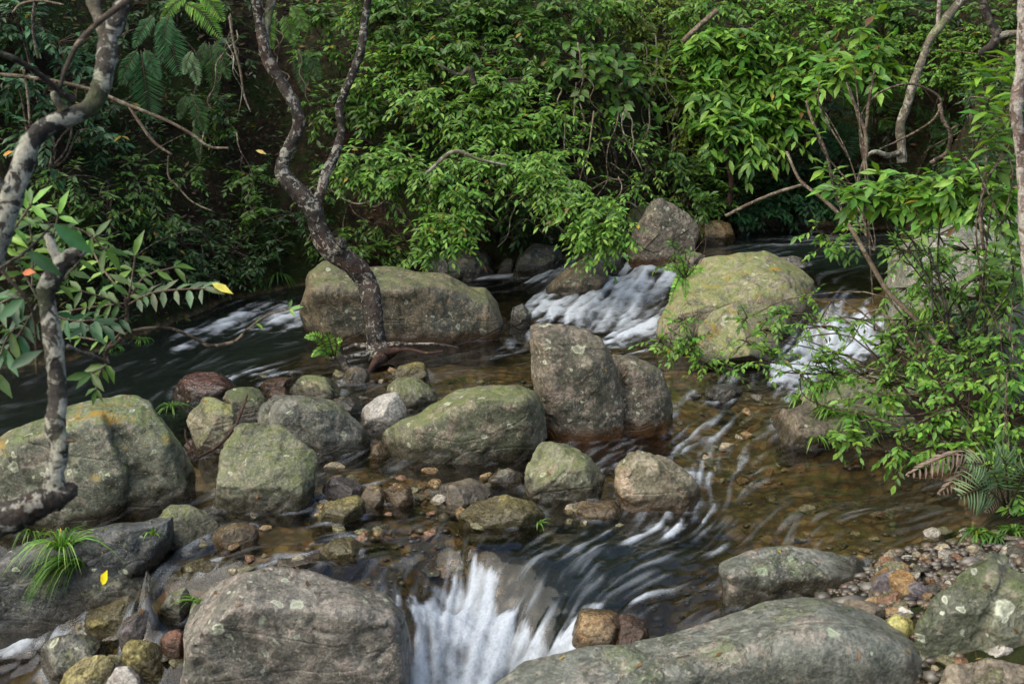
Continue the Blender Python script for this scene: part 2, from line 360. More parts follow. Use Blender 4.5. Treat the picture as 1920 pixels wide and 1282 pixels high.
# water: a sheet whose ripples are drawn out along the current
NY, NX = 600, 660
wx, wy, wq = fan(NY, NX, 3.7, 15.6, .62)
wz = W(wx.ravel(), wy.ravel()).reshape(wx.shape)
upx, upy = to_px(wx, wy, wz)
FL = [(1600,450,-1,.05),(1400,445,-1,.1),(1250,480,-1,.15),(1200,520,-1,.4),(1230,560,-1,.4),(1100,560,-1,.15),(1180,600,-.9,.3),(1000,600,-.6,.35),(1050,500,-1,.25),(900,520,-1,.08),(960,640,-.5,.8),
 (560,590,-1,.18),(450,610,-1,.25),(300,650,-1,.3),(100,720,-1,.4),(900,680,-1,.12),(750,680,-1,.2),(660,700,-.9,.35),(480,700,-1,.2),(390,725,-.8,.7),(640,830,-.5,.5),(700,870,-.8,.4),(850,900,-1,.2),
 (600,780,-.7,.6),(600,1030,-1,.22),(400,1040,-1,.2),(250,1050,-1,.3),(150,1070,-.6,.8),(90,1130,-.45,1),(40,1190,-1,.3),(0,1210,-1,.25),(1560,570,-.1,1),(1570,620,-.6,.8),(1500,680,-1,.5),(1620,600,-.5,1),
 (1640,540,-1,.3),(1430,720,-.8,.6),(1350,740,-.4,1),(1300,800,-.15,1),(1330,860,.15,1),(1230,830,-.6,.4),(1300,900,.45,1),(1260,960,-.6,.8),(1500,900,-1,.15),(1650,950,-1,.12),(1400,960,-1,.45),(1350,1020,-1,.4),
 (1200,1030,-1,.22),(1050,1040,-1,.4),(1250,1090,-1,.25),(1050,1120,-.7,.6),(1100,1170,-.35,1),(950,1050,-1,.4),(850,1120,-.75,.8),(900,1130,-.35,1),(900,1180,-.5,.9),(800,1250,-.3,1),(780,1180,-.6,.9),(940,1200,-.9,.5),(1000,1225,-1,.15),(1100,1210,-1,.1),
 (850,1020,.2,1),(700,1000,-1,.2),(950,1250,-.7,.6),(760,1200,-.3,1),(1300,690,-1,.2),(1400,1000,-1,.4)]
fp = []
for a, b, c, d in FL:
    z = hitW(a, b)[2]; p = PZ(a, b, z); q = PZ(a + c * 14, b + d * 14, z); v = (q - p)[:2]; fp.append((p[0], p[1], *(v / np.linalg.norm(v))))
fu = np.zeros(wx.shape); fv = np.zeros(wx.shape); fw = np.zeros(wx.shape)
for a, b, c, d in fp:
    q = 1 / ((wx - a) ** 2 + (wy - b) ** 2 + .01) ** 1.5; fu += q * c; fv += q * d
wob = fbm(np.stack([wx.ravel() * 1.7, wy.ravel() * 1.7, 0 * wx.ravel()], -1), 3, 21).reshape(wx.shape) * .35
cs, sn = np.cos(wob), np.sin(wob); fu, fv = fu * cs - fv * sn, fu * sn + fv * cs
fn = np.hypot(fu, fv) + 1e-12; fu /= fn; fv /= fn
# foam: where the water breaks
FOAM = [(1195,522,80,26,12,.66),(1110,592,100,20,8,.8),(1180,497,62,9,0,.8),(1065,505,52,11,-22,.75),(1235,560,32,45,0,.45),(1185,622,60,16,10,.6),(1000,582,60,13,5,.6),(965,640,55,20,-25,.45),(920,520,60,6,0,.4),
 (1150,545,55,30,10,.55),(1160,515,22,26,0,.7),(1480,695,75,18,-25,.6),(1545,580,40,16,0,.35),(1600,458,85,14,6,.32),(1480,450,90,10,0,.15),
 (530,596,60,13,-6,.85),(440,603,110,12,-14,.5),(500,575,80,9,10,.4),(350,640,70,8,-20,.28),(665,695,32,15,-15,.55),(400,728,42,15,-25,.8),(500,700,55,9,0,.4),(590,705,60,6,10,.3),(665,838,42,14,-15,.55),(640,812,30,10,0,.3),
 (1230,795,70,12,-8,.35),(1335,745,45,14,0,.5),(1250,895,70,28,25,.45),(1300,900,34,36,20,.55),(1230,985,95,18,-22,.5),(1350,800,70,45,0,.22),(1400,880,60,16,-20,.25),(1250,830,90,22,0,.2),
 (1025,1155,40,16,-60,.10),(980,1195,60,20,10,.7),(1240,1112,140,8,-14,.35),(1190,1190,18,14,0,.7),
 (0,1180,60,20,0,.6),(1040,1050,110,16,-20,.16),(1350,1030,90,12,-20,.25),(690,905,60,8,0,.2),(1130,1000,70,10,0,.25),(840,880,110,6,0,.2),(500,930,40,10,0,.15),(235,1035,40,6,-25,.35),(560,1045,110,5,-12,.3)]
foam = np.zeros(wx.shape)
for cx, cy_, rx, ry, an, it in FOAM:
    c, s = math.cos(R(an)), math.sin(R(an)); dx, dy = upx - cx, upy - cy_
    e = ((dx * c + dy * s) / rx) ** 2 + ((-dx * s + dy * c) / ry) ** 2
    foam = np.maximum(foam, it * np.exp(-e * 1.1))
def poly_mask(pts, soft, it):
    pts = np.array(pts, float); d = np.full(wx.shape, 1e9); ins = np.zeros(wx.shape, bool); n = len(pts)
    for i in range(n):
        (ax, ay), (bx_, by__) = pts[i], pts[(i + 1) % n]
        t = np.clip(((upx - ax) * (bx_ - ax) + (upy - ay) * (by__ - ay)) / ((bx_ - ax) ** 2 + (by__ - ay) ** 2 + 1e-9), 0, 1)
        d = np.minimum(d, np.hypot(upx - ax - t * (bx_ - ax), upy - ay - t * (by__ - ay)))
        ins ^= ((ay > upy) != (by__ > upy)) & (upx < (bx_ - ax) * (upy - ay) / (by__ - ay + 1e-9) + ax)
    e = fbm(np.stack([wx.ravel() * 9, wy.ravel() * 9, 0 * wx.ravel()], -1), 3, 91).reshape(wx.shape) * soft * .7
    return sstep(-soft, soft, np.where(ins, d, -d) + e + soft * (.20 * s2 + .16 * s1 + .22 * cl)) * it
def blob(L, base):
    o = np.full(wx.shape, base)
    for cx, cy_, rx, ry, it in L: o = np.maximum(o, it * np.exp(-(((upx - cx) / rx) ** 2 + ((upy - cy_) / ry) ** 2)))
    return o
turb = blob([(1150,560,200,90,1.),(1560,620,130,90,1.),(900,1180,260,130,1.1),(1250,880,220,120,.95),(1150,1060,260,70,.85),(650,700,120,40,.6),(480,600,180,50,.55),(80,1180,150,90,1.),(1450,740,160,80,.8),(1500,450,260,40,.55),(1350,1020,250,60,.6),(600,900,250,150,.45),(330,1040,200,50,.6),(1250,1110,160,60,.7),(1550,930,260,90,.4),(820,700,200,50,.35),(750,1030,150,50,.5),(450,710,120,40,.6)], .16)
# advect white noise along the current
def lic(field, steps, h=1.0):
    dv = math.log(15.6 / 3.7) / (NY - 1); dt = 2 * .62 / (NX - 1)
    t = wx / wy
    gi = fv / wy / dv; gj = (fu - t * fv) / wy / dt
    sp = np.hypot(gi, gj); gi, gj = gi / sp, gj / sp
    acc = field.copy(); wsum = 1.0
    for sg in (1, -1):
        I, J = np.meshgrid(np.arange(NY, dtype=float), np.arange(NX, dtype=float), indexing='ij')
        for k in range(steps):
            a = np.clip(I.round().astype(int), 0, NY - 1); b = np.clip(J.round().astype(int), 0, NX - 1)
            I = I + sg * h * gi[a, b]; J = J + sg * h * gj[a, b]
            i0 = np.clip(I, 0, NY - 1.001); j0 = np.clip(J, 0, NX - 1.001); ii = i0.astype(int); jj = j0.astype(int); fi = i0 - ii; fj = j0 - jj
            s = field[ii, jj] * (1 - fi) * (1 - fj) + field[ii + 1, jj] * fi * (1 - fj) + field[ii, jj + 1] * (1 - fi) * fj + field[ii + 1, jj + 1] * fi * fj
            wgt = .5 + .5 * math.cos(math.pi * k / steps); acc += s * wgt; wsum += wgt
    return acc / math.sqrt(wsum)
def blur(a, n):
    for _ in range(n):
        a = (a + np.roll(a, 1, 0) + np.roll(a, -1, 0) + np.roll(a, 1, 1) + np.roll(a, -1, 1)) / 5
    return a
P3 = np.stack([wx.ravel(), wy.ravel(), wz.ravel()], -1)
s0 = lic(blur(RNG.standard_normal(wx.shape), 1), 13); s0 /= s0.std()
n1 = blur(RNG.standard_normal(wx.shape), 1); n1 /= n1.std(); n2 = blur(RNG.standard_normal(wx.shape), 3); n2 /= n2.std(); n3 = blur(RNG.standard_normal(wx.shape), 9); n3 /= n3.std()
s1 = lic(n1, 15); s1 /= s1.std(); s2 = lic(n2, 18); s2 /= s2.std(); s3 = lic(n3, 20); s3 /= s3.std()
wav = fbm(P3 * [3.2, 4.5, 1], 4, 31).reshape(wx.shape); wav2 = fbm(P3 * [9, 13, 1], 3, 41).reshape(wx.shape); cl = fbm(P3 * [14, 10, 8], 4, 61, .6).reshape(wx.shape)
WHITE = [([(880,1058),(915,1060),(938,1088),(936,1120),(950,1155),(985,1180),(1030,1196),(1060,1190),(1100,1200),(1165,1208),(1150,1232),(1080,1250),(1000,1272),(930,1300),(900,1400),(730,1400),(750,1280),(748,1170),(780,1130),(835,1100),(862,1080)], 22, 1.22),
 ([(985,522),(1040,503),(1062,494),(1045,517),(1000,532)], 7, .7), ([(1130,488),(1180,488),(1258,503),(1264,532),(1242,600),(1215,642),(1150,642),(1100,606),(1010,602),(985,582),(1000,565),(1080,560),(1138,550),(1142,515)], 18, .78),
 ([(1545,600),(1600,572),(1655,590),(1662,640),(1600,690),(1540,720),(1460,722),(1430,702),(1490,660),(1530,622)], 20, .9), ([(-80,1180),(60,1160),(100,1130),(130,1098),(156,1082),(152,1130),(120,1170),(145,1190),(90,1215),(0,1235),(-80,1240)], 10, .85),
 ([(575,575),(575,610),(500,615),(420,627),(360,652),(290,668),(380,618),(450,587),(520,570)], 9, .5), ([(1280,870),(1330,880),(1345,940),(1320,975),(1260,1000),(1180,1000),(1250,965),(1300,930)], 14, .42), ([(1180,810),(1260,785),(1400,800),(1420,870),(1340,890),(1260,840)], 22, .22)]
for pp, so, it in WHITE: foam = np.maximum(foam, poly_mask(pp, so, it))
far = wy / 8.; patch = sstep(-.35, .6, wav + .4 * fbm(P3 * 1.1, 2, 71).reshape(wx.shape))
hz = turb * (.020 * wav + .0010 * s0 * far + .0024 * s1 * far + .0040 * s2 * far + .006 * s3 * far + .009 * wav2 * sstep(.3, .7, turb)) + .0012 * wav2 * (1 - turb)
fc = np.clip(foam, 0, 1)
hz += fc * (.012 * fbm(P3 * 7, 4, 51).reshape(wx.shape) + .005 * cl + .0015 * s0 + .0025 * s1 + .002 * s2)
foam_glint = foam * (.80 + .20 * s3 * .5) + (.11 * s2 + .12 * s1 + .08 * s0 + .08 * s3) * np.clip(foam * 4, 0, 1) * (1.1 - .45 * fc) + (.08 * wav2 + .09 * cl) * np.clip(foam * 2, 0, 1)
foam_glint = sstep(.08, 1.0, foam_glint * (.86 + .22 * cl)) * .94
sky_glint = sstep(.1, 2.7, .55 * s0 + .65 * s1 + .30 * s2 + .25 * s3)
foam_glint = np.clip(foam_glint + sky_glint * np.clip(turb, 0, 1) * (.25 + .75 * patch) * .50, 0, 1)  # pale streaks painted in foam colour stand in for sky highlights on the ripples
deep = sstep(.20, .46, depth(wx.ravel(), wy.ravel())).reshape(wx.shape)
def water_material():
    m = new_mat('stream_water'); N = NT(m); pos = N.n('NewGeometry').outputs['Position']; fo_ = N.attr('foam'); dp = N.attr('deep'); tb = N.attr('turb')
    fb = N.noise(pos, 55, 5, .7)
    r = N.noise(N.n('Mapping', {'Vector': pos, 'Scale': (1, 1.6, 1)}).outputs[0], 26, 4, .6, .4)
    nb = N.bump(r, N.rng(tb, .1, .8, .08, .06), .012)
    fr = N.n('Fresnel', {'IOR': 1.33, 'Normal': nb}).outputs[0]
    clear = N.n('BsdfTransparent', {'Color': N.mix(dp, (.88, .86, .74), (.34, .42, .36))}).outputs[0]
    murk = N.n('BsdfDiffuse', {'Color': (.009, .013, .011, 1)}).outputs[0]
    body = N.n('MixShader', {0: N.math('MULTIPLY', dp, .75), 1: clear, 2: murk}).outputs[0]
    gl = N.n('BsdfGlossy', {'Color': (1, 1, 1, 1), 'Roughness': N.rng(tb, .2, .9, .07, .16), 'Normal': nb}, distribution='GGX').outputs[0]
    wt = N.n('MixShader', {0: N.math('MULTIPLY', fr, 1.15, clamp=True), 1: body, 2: gl}).outputs[0]
    fm = N.n('BsdfPrincipled', {'Base Color': (.74, .82, .90, 1), 'Roughness': .5, 'Normal': N.bump(fb, .8, .03, nb)}).outputs[0]
    ft = N.n('BsdfTranslucent', {'Color': (.72, .84, .95, 1)}).outputs[0]
    fo_ = N.math('MULTIPLY', fo_, N.rng(N.noise(pos, 70, 4, .7), .3, .6, .80, 1.0))
    N.out(N.n('MixShader', {0: fo_, 1: wt, 2: N.n('MixShader', {0: .3, 1: fm, 2: ft}).outputs[0]}).outputs[0]); return m
# ------------------------------------------------------------------ boulders
G1 = (.115, .112, .085); G2 = (.17, .165, .125); BR = (.16, .12, .085); PK = (.20, .16, .135)
RM = {
 'grey_green': rock_mat('grey_green_granite', (.08, .086, .052), (.15, .15, .10), (.20, .17, .115), moss=.75, lich=.3, seed=1),
 'mossy': rock_mat('mossy_granite', (.075, .08, .045), (.15, .15, .095), (.23, .185, .13), moss=.85, mosscol=(.075, .092, .022), lich=.25, seed=2),
 'big_back': rock_mat('stained_granite', (.05, .052, .036), (.13, .105, .062), (.20, .155, .09), moss=.85, mosscol=(.075, .088, .028), lich=.2, orange=.35, streak=.8, seed=3, mossz=.5),
 'pink': rock_mat('pinkish_granite', (.062, .062, .040), (.145, .12, .085), (.24, .19, .145), moss=.5, mosscol=(.06, .065, .03), lich=.55, lichcol=(.42, .44, .30), orange=.95, streak=.55, seed=4, sc=1.2),
 'lime': rock_mat('lime_mossed_granite', (.14, .135, .085), (.23, .205, .14), (.29, .22, .15), moss=.8, mosscol=(.10, .125, .022), lich=.2, ochre=.35, streak=.45, seed=5, mossz=.3),
 'ochre': rock_mat('ochre_lichened_granite', (.065, .072, .045), (.125, .13, .09), (.20, .175, .13), moss=.85, mosscol=(.07, .095, .022), lich=.35, ochre=.55, seed=6),
 'slab': rock_mat('blue_grey_granite', (.080, .088, .068), (.135, .14, .115), (.20, .175, .14), moss=.35, mosscol=(.08, .105, .04), lich=.2, lichcol=(.28, .33, .22), seed=7, sc=.8, rough=.42),
 'dark': rock_mat('dark_wet_rock', (.035, .038, .032), (.065, .066, .055), (.11, .10, .08), moss=.3, lich=.15, rough=.35, seed=8, dark=.25),
 'speck': rock_mat('speckled_wet_rock', (.07, .078, .062), (.15, .15, .115), (.20, .175, .14), moss=.45, lich=.3, streak=.9, rough=.4, seed=9, sc=1.6),
 'speckdark': rock_mat('dark_blue_grey_rock', (.030, .034, .033), (.055, .060, .055), (.12, .11, .095), moss=.3, lich=.25, streak=.6, rough=.4, seed=19, sc=1.4),
 'olive': rock_mat('olive_yellow_rock', (.16, .135, .04), (.23, .20, .07), (.12, .10, .04), moss=.2, lich=.15, rough=.3, seed=10, sc=1.6),
 'purple': rock_mat('purplish_rock', (.075, .062, .066), (.13, .11, .112), (.19, .17, .16), moss=0, lich=.1, rough=.38, seed=11, sc=1.6),
 'red': rock_mat('red_brown_wet_rock', (.12, .045, .02), (.19, .075, .03), (.07, .03, .015), moss=0, lich=0, rough=.2, seed=12, sc=2),
 'amber': rock_mat('amber_wet_rock', (.20, .12, .045), (.27, .19, .085), (.14, .075, .028), moss=.1, lich=.1, rough=.25, seed=13, sc=1.6),
 'white': rock_mat('pale_quartz_stone', (.42, .40, .35), (.50, .47, .42), (.33, .31, .27), moss=0, lich=0, streak=.1, rough=.6, seed=14),
 'palegrey': rock_mat('pale_grey_stone', (.26, .25, .215), (.34, .32, .28), (.22, .20, .17), moss=.15, lich=.2, streak=.25, seed=15),
 'limestone': rock_mat('lime_yellow_stone', (.30, .30, .06), (.38, .36, .12), (.24, .20, .06), moss=.2, lich=0, streak=.1, seed=16),
 'brown': rock_mat('brown_flat_rock', (.13, .105, .07), (.18, .15, .10), (.10, .08, .055), moss=.2, lich=.15, seed=17),
}
NR = [0]; WLINE = []
def nrm_(a): return a / np.linalg.norm(a)
def rock(label, hulls, mat, res=None, base=None, name='boulder', group='boulders in the stream', rough=1.0, smooth=2, cat='boulder', chips=1.0, cuts=11):
    NR[0] += 1; seed = NR[0] * 17
    bm = bmesh.new(); size = 0
    for H in hulls:
        out = H['o']; xs = [p[0] for p in out]; ys = [p[1] for p in out]
        cx, cyy = (min(xs) + max(xs)) / 2, (min(ys) + max(ys)) / 2
        lo = max(out, key=lambda p: p[1]); D0 = (float(hitG(*H.get('g', lo), 3.)[1]) + H.get('dg', 0.)) if 'g' in H else H.get('D') or float(hitW(H.get('b', base or lo)[0], H.get('b', base or lo)[1])[1])
        w = (max(xs) - min(xs)) / FPX * D0; hgt = (max(ys) - min(ys)) / FPX * D0; size = max(size, w, hgt)
        th = H.get('th', .8) * min(w, hgt * 1.6 + .1); a = H.get('lean', .5); P = []
        for (x, y) in out:
            v = (max(ys) - y) / (max(ys) - min(ys) + 1e-6); u = (x - cx) / (max(xs) - min(xs)) * 2
            d = D0 + th * (.22 * u * u + a * v ** 1.4)
            q = PD(x, y, d); P.append(q)
            P.append(PD(cx + (x - cx) * .82, cyy + (y - cyy) * .75 + .06 * (max(ys) - min(ys)), d + th * .75))
            if v < .4: P.append(q + np.array([0, .05 * th, -H.get('sink', .28)]))
        if 'c' in H:
            for c in H['c']: P.append(PD(c[0], c[1], D0 + th * (c[2] if len(c) > 2 else .02)))
        else:
            for (x, y) in out:
                v = (max(ys) - y) / (max(ys) - min(ys) + 1e-6)
                P.append(PD(cx + (x - cx) * .6, cyy + (y - cyy) * .6, D0 + th * (a * .7 * v ** 1.4 - .08)))
        b2 = bmesh.new()
        for p in P: b2.verts.new(p)
        r = bmesh.ops.convex_hull(b2, input=b2.verts)
        bmesh.ops.delete(b2, geom=[v for v in b2.verts if not v.link_faces], context='VERTS')
        tmp = bpy.data.meshes.new('t'); b2.to_mesh(tmp); b2.free(); bm.from_mesh(tmp); bpy.data.meshes.remove(tmp)
    me = bpy.data.meshes.new('t'); bm.to_mesh(me); bm.free()
    o = bpy.data.objects.new('t', me); COL.objects.link(o)
    res = res or max(.006, size / 47)
    m = o.modifiers.new('r', 'REMESH'); m.mode = 'VOXEL'; m.voxel_size = res
    s = o.modifiers.new('s', 'SMOOTH'); s.factor = .5; s.iterations = smooth
    dg = bpy.context.evaluated_depsgraph_get(); ev = bpy.data.meshes.new_from_object(o.evaluated_get(dg))
    bpy.data.objects.remove(o); bpy.data.meshes.remove(me)
    n = len(ev.vertices); co = np.empty(n * 3); ev.vertices.foreach_get('co', co); co = co.reshape(-1, 3)
    nr = np.empty(n * 3); ev.vertices.foreach_get('normal', nr); nr = nr.reshape(-1, 3)
    sz = max(.12, size)
    rs = np.random.default_rng(seed); cen = co.mean(0)
    for k in range(cuts):                # split faces: planes that shave the stone
        pn = rs.standard_normal(3) * [1, .8, .8]; pn /= np.linalg.norm(pn); dd = (co - cen) @ pn; lim = np.quantile(dd, rs.uniform(.925, .985) if size > .45 else rs.uniform(.87, .97)); ov = np.maximum(dd - lim, 0); co = co - np.outer(ov * .92, pn)
    d = .016 * sz + .020 * sz * rough * fbm(co / (sz * .36), 3, seed) + .0055 * sz * rough * fbm(co / (sz * .085), 4, seed + 7, .6)
    # chipped steps: flat facets where the noise is cut off
    st = fbm(co / (sz * .22) + 5, 2, seed + 3); d -= chips * .020 * sz * sstep(.28, .36, st)
    ck = np.abs(fbm(co / (sz * .42) * [1, 1, 1.6] + 9, 3, seed + 5)); d -= .020 * sz * sstep(.035, 0, ck)
    ly = np.sin((co @ nrm_(rs.standard_normal(3) * [.5, .5, 1])) / (sz * .03) + 3 * fbm(co / (sz * .3), 2, seed + 2)); d += .002 * sz * chips * ly * sstep(.0, .5, fbm(co / (sz * .4) + 3, 2, seed + 1))
    co = co + nr * d[:, None]
    nf = len(ev.polygons); lt = np.empty(nf, np.int32); ev.polygons.foreach_get('loop_total', lt); li = np.empty(len(ev.loops), np.int32); ev.loops.foreach_get('vertex_index', li)
    bpy.data.meshes.remove(ev)
    c0 = co.mean(0); c0[2] = co[:, 2].min()
    hw = co[:, 2] - W(co[:, 0], co[:, 1]); WLINE.append(co[np.abs(hw) < .012])
    starts = np.concatenate([[0], np.cumsum(lt)[:-1]])
    q = li[starts[lt == 4][:, None] + np.arange(4)] if (lt == 4).any() else None
    t = li[starts[lt == 3][:, None] + np.arange(3)] if (lt == 3).any() else None
    ob = link(name, mk_mesh(name, co - c0, t, q, {'hw': hw}, RM[mat] if isinstance(mat, str) else mat), loc=c0)
    return tag(ob, label, cat, group)
def H(o, c=None, **k):
    d = dict(o=o, **k)
    if c: d['c'] = c
    return d

rock('long mossy boulder lying behind the crooked tree trunk', [
  H([(572,640),(572,560),(585,515),(615,495),(680,505),(760,513),(835,517),(872,535),(905,560),(915,645)], [(592,545),(700,542),(800,540),(862,565)], th=.7),
  H([(780,645),(780,560),(860,540),(905,545),(940,556),(956,578),(957,603),(945,628),(915,645)], [(830,572),(925,582)], th=1.1)], 'big_back', chips=.5)
rock('tall upright pinkish boulder with a second shoulder, in the middle of the stream', [
  H([(995,640),(995,615),(1007,605),(1040,602),(1080,605),(1110,622),(1135,650),(1150,680),(1166,740),(1168,815),(1112,832),(1068,828),(1045,800),(1020,740),(1000,700)], [(1015,625),(1075,622),(1120,690)], th=.75, lean=.35, b=(1110,832)),
  H([(1148,668),(1182,670),(1215,682),(1240,700),(1256,740),(1261,775),(1255,805),(1200,814),(1150,815),(1130,760)], [(1180,690),(1232,715)], th=.9, b=(1180,816))], 'pink', chips=.5, cuts=5, smooth=1)
rock('reclining mossy boulder sloping left from the upright boulder', [
  H([(712,840),(715,818),(745,797),(800,768),(860,740),(915,725),(970,723),(1002,735),(1024,765),(1028,800),(1005,835),(960,857),(880,870),(800,870),(740,863)], [(745,815),(830,785),(900,752),(985,748)], th=.8)], 'mossy', chips=.4)
rock('small pale rounded boulder with flat top left of the reclining mossy one', [H([(671,790),(680,768),(710,742),(740,735),(766,745),(770,760),(748,788),(722,813),(695,813),(676,803)], [(682,790),(715,797),(752,768)], th=1.)], 'palegrey')
rock('rounded green boulder half awash above the small pale one', [H([(715,748),(722,727),(745,711),(780,708),(805,722),(825,745),(815,762),(765,766)], th=1.)], 'grey_green')
rock('low yellowish stone barely breaking the water above the green rounded boulder', [H([(735,702),(752,686),(785,680),(808,688),(812,702),(780,712),(750,713)], th=1.)], 'olive')
rock('broad dark speckled boulder with black veined wet face', [H([(483,790),(490,765),(515,742),(550,736),(600,738),(640,762),(672,792),(692,820),(680,843),(640,855),(600,858),(540,845),(490,820)], [(500,765),(560,755),(620,775)], th=.8)], 'speck', chips=.5)
rock('angular grey green boulder with undercut dark lower face', [H([(398,905),(402,880),(415,840),(447,798),(480,792),(522,796),(560,820),(590,850),(598,892),(590,925),(562,962),(518,948),(460,955),(398,945)], [(408,872),(440,880),(500,905),(565,925)], th=.85, b=(540,960))], 'grey_green', chips=.8)
rock('bright lime mossed boulder under a leaning dead stick', [H([(347,775),(352,755),(375,745),(400,745),(430,757),(450,775),(453,800),(440,830),(405,857),(385,852),(360,810)], [(358,790),(395,805),(440,785)], th=.9)], 'lime')
rock('dark mossy boulder standing between the lime one and the stream', [H([(418,748),(430,723),(455,716),(485,725),(504,745),(500,768),(478,785),(440,772)], th=1.)], rock_mat('dark_moss_rock', (.05, .055, .03), (.10, .095, .055), (.16, .13, .08), moss=1., mosscol=(.045, .06, .014), seed=31))
rock('low mossy boulder above the broad speckled one', [H([(538,728),(550,708),(580,703),(620,710),(655,730),(645,748),(600,742),(560,740)], th=1.)], 'mossy')
rock('flat dark wet rock awash right of the low mossy boulder', [H([(625,748),(660,744),(690,752),(688,770),(650,776),(628,768)], th=1., sink=.1)], 'dark', name='stone', cat='stone')
rock('huge left boulder, cracked and mottled with ochre lichen', [
  H([(-90,900),(-60,850),(0,828),(60,792),(130,762),(195,745),(200,780),(236,880),(205,930),(120,950),(-90,960)], [(60,820),(190,790),(228,882),(150,935)], th=.55, b=(200,985)),
  H([(186,748),(225,741),(262,748),(300,747),(330,785),(360,850),(379,905),(370,930),(320,938),(235,935),(212,860)], [(200,780),(262,800),(330,860),(250,905)], th=.7, b=(330,945))], 'ochre', chips=.8)
rock('dark blue grey wet rock ledge under the ochre lichened boulder', [
  H([(-90,1055),(-60,1040),(60,1028),(200,1000),(330,965),(366,972),(290,992),(172,1042),(150,1085),(110,1150),(-90,1160)], [(0,1052),(190,1022),(300,988),(130,1080)], th=.25, lean=.7, b=(100,1165))], 'speckdark', chips=.6)
rock('small dark mossy boulder beside a grass tuft, below the huge left boulder', [H([(277,985),(290,962),(320,948),(355,948),(390,963),(411,985),(402,1005),(365,1018),(320,1018),(288,1003)], th=1.)], 'mossy')
rock('amber wet stone just right of the small dark mossy boulder', [H([(398,1008),(410,988),(440,980),(480,984),(487,1002),(460,1022),(418,1026)], th=1., sink=.12)], 'amber', name='stone', cat='stone')
rock('brown wedge stone in the shallow run above the lichened wedge', [H([(215,1055),(250,1027),(292,1010),(318,1028),(322,1045),(280,1062)], th=1., sink=.12)], 'brown', name='stone', cat='stone')
rock('lichened wedge boulder with a yellow leaf on it', [H([(132,1140),(148,1092),(195,1052),(240,1046),(290,1072),(328,1103),(345,1128),(285,1140),(205,1155),(160,1160)], [(165,1090),(230,1065),(300,1105)], th=.8)], 'speck', rough=1.3)
rock('yellow olive block in the lower left corner pile', [H([(153,1178),(165,1150),(203,1100),(246,1094),(287,1125),(280,1150),(240,1160),(226,1198),(185,1205),(160,1195)], [(175,1160),(215,1120),(265,1128)], th=.9, b=(190,1208))], 'olive')
rock('purplish round stone leaning on the yellow olive block', [H([(224,1190),(226,1160),(242,1142),(275,1142),(291,1165),(286,1188),(255,1203)], th=1., b=(255,1208))], 'purple', name='stone', cat='stone')
rock('shiny red brown wet stone beside the big front boulder', [H([(300,1198),(325,1175),(350,1177),(356,1200),(347,1240),(325,1237),(302,1215)], th=1., b=(330,1242))], 'red', name='stone', cat='stone')
rock('grey olive block at the lower left corner by the foam', [H([(75,1218),(90,1198),(130,1189),(178,1191),(192,1210),(152,1240),(128,1268),(105,1288),(80,1262)], [(90,1215),(140,1205),(175,1205)], th=.9, b=(110,1290))], 'speck')
rock('narrow grey stone wedged between the olive block and the corner stones', [H([(150,1218),(175,1205),(224,1202),(231,1216),(214,1242),(180,1238)], th=1., b=(200,1246))], 'brown', name='stone', cat='stone')
rock('rounded yellow olive boulder cut by the bottom edge', [H([(105,1285),(130,1246),(160,1228),(200,1227),(214,1246),(206,1278),(175,1320),(110,1330)], th=1., b=(160,1330))], 'olive')
rock('angular moss green stone with pale ridge, left of the big front boulder', [H([(227,1242),(228,1212),(240,1200),(290,1201),(318,1228),(336,1262),(300,1275),(250,1268)], [(240,1218),(285,1225),(320,1258)], th=.9, b=(290,1278))], 'olive')
rock('pale olive stone at the bottom edge beside the moss green one', [H([(193,1285),(220,1251),(245,1248),(270,1268),(280,1300),(260,1330),(200,1330)], th=1., b=(240,1332))], 'palegrey')
rock('big squarish front boulder of purplish grey granite', [
  H([(343,1330),(350,1180),(360,1120),(378,1106),(400,1086),(440,1075),(510,1067),(580,1078),(650,1098),(720,1112),(755,1150),(764,1205),(760,1340)], [(366,1128),(450,1140),(640,1150),(738,1168,.05)], th=.55, b=(500,1380), lean=.6)], rock_mat('purple_grey_granite', (.09, .088, .068), (.155, .142, .115), (.225, .19, .155), moss=.2, mosscol=(.09, .10, .05), lich=.45, lichcol=(.34, .37, .27), orange=.8, streak=.3, rough=.45, seed=41), chips=.6, cuts=3, smooth=1)
rock('great low slab across the bottom right', [
  H([(820,1370),(880,1292),(925,1274),(1000,1254),(1150,1228),(1280,1194),(1350,1162),(1440,1140),(1520,1130),(1600,1152),(1670,1182),(1696,1206),(1738,1252),(1775,1340)], [(1000,1290),(1300,1232),(1560,1200),(1690,1232)], th=.4, b=(1500,1440), lean=1.2)], 'slab', chips=.4, rough=.8, cuts=4)
rock('flat blue grey boulder at the edge of the right pool', [H([(1345,1085),(1352,1058),(1400,1040),(1450,1030),(1530,1034),(1620,1044),(1655,1064),(1662,1088),(1640,1120),(1560,1128),(1450,1130),(1370,1118)], [(1370,1075),(1500,1072),(1600,1080),(1640,1095)], th=.7)], 'slab', chips=.9)
rock('slanting three cornered boulder with white lichen patches', [
  H([(1715,1162),(1740,1130),(1820,1072),(1858,1036),(1886,1030),(1902,1060),(1880,1130),(1860,1215),(1772,1244),(1745,1225)], [(1728,1165),(1800,1130),(1860,1100)], th=.7, g=(1772,1246)),
  H([(1830,1190),(1880,1080),(1905,1060),(1990,1110),(1990,1230),(1870,1222)], th=.8, g=(1870,1225))], rock_mat('dark_lichened_rock', (.075, .085, .05), (.115, .12, .08), (.17, .15, .11), moss=.6, mosscol=(.07, .095, .02), lich=.6, lichcol=(.42, .45, .34), seed=42), group='boulders on the right bank')
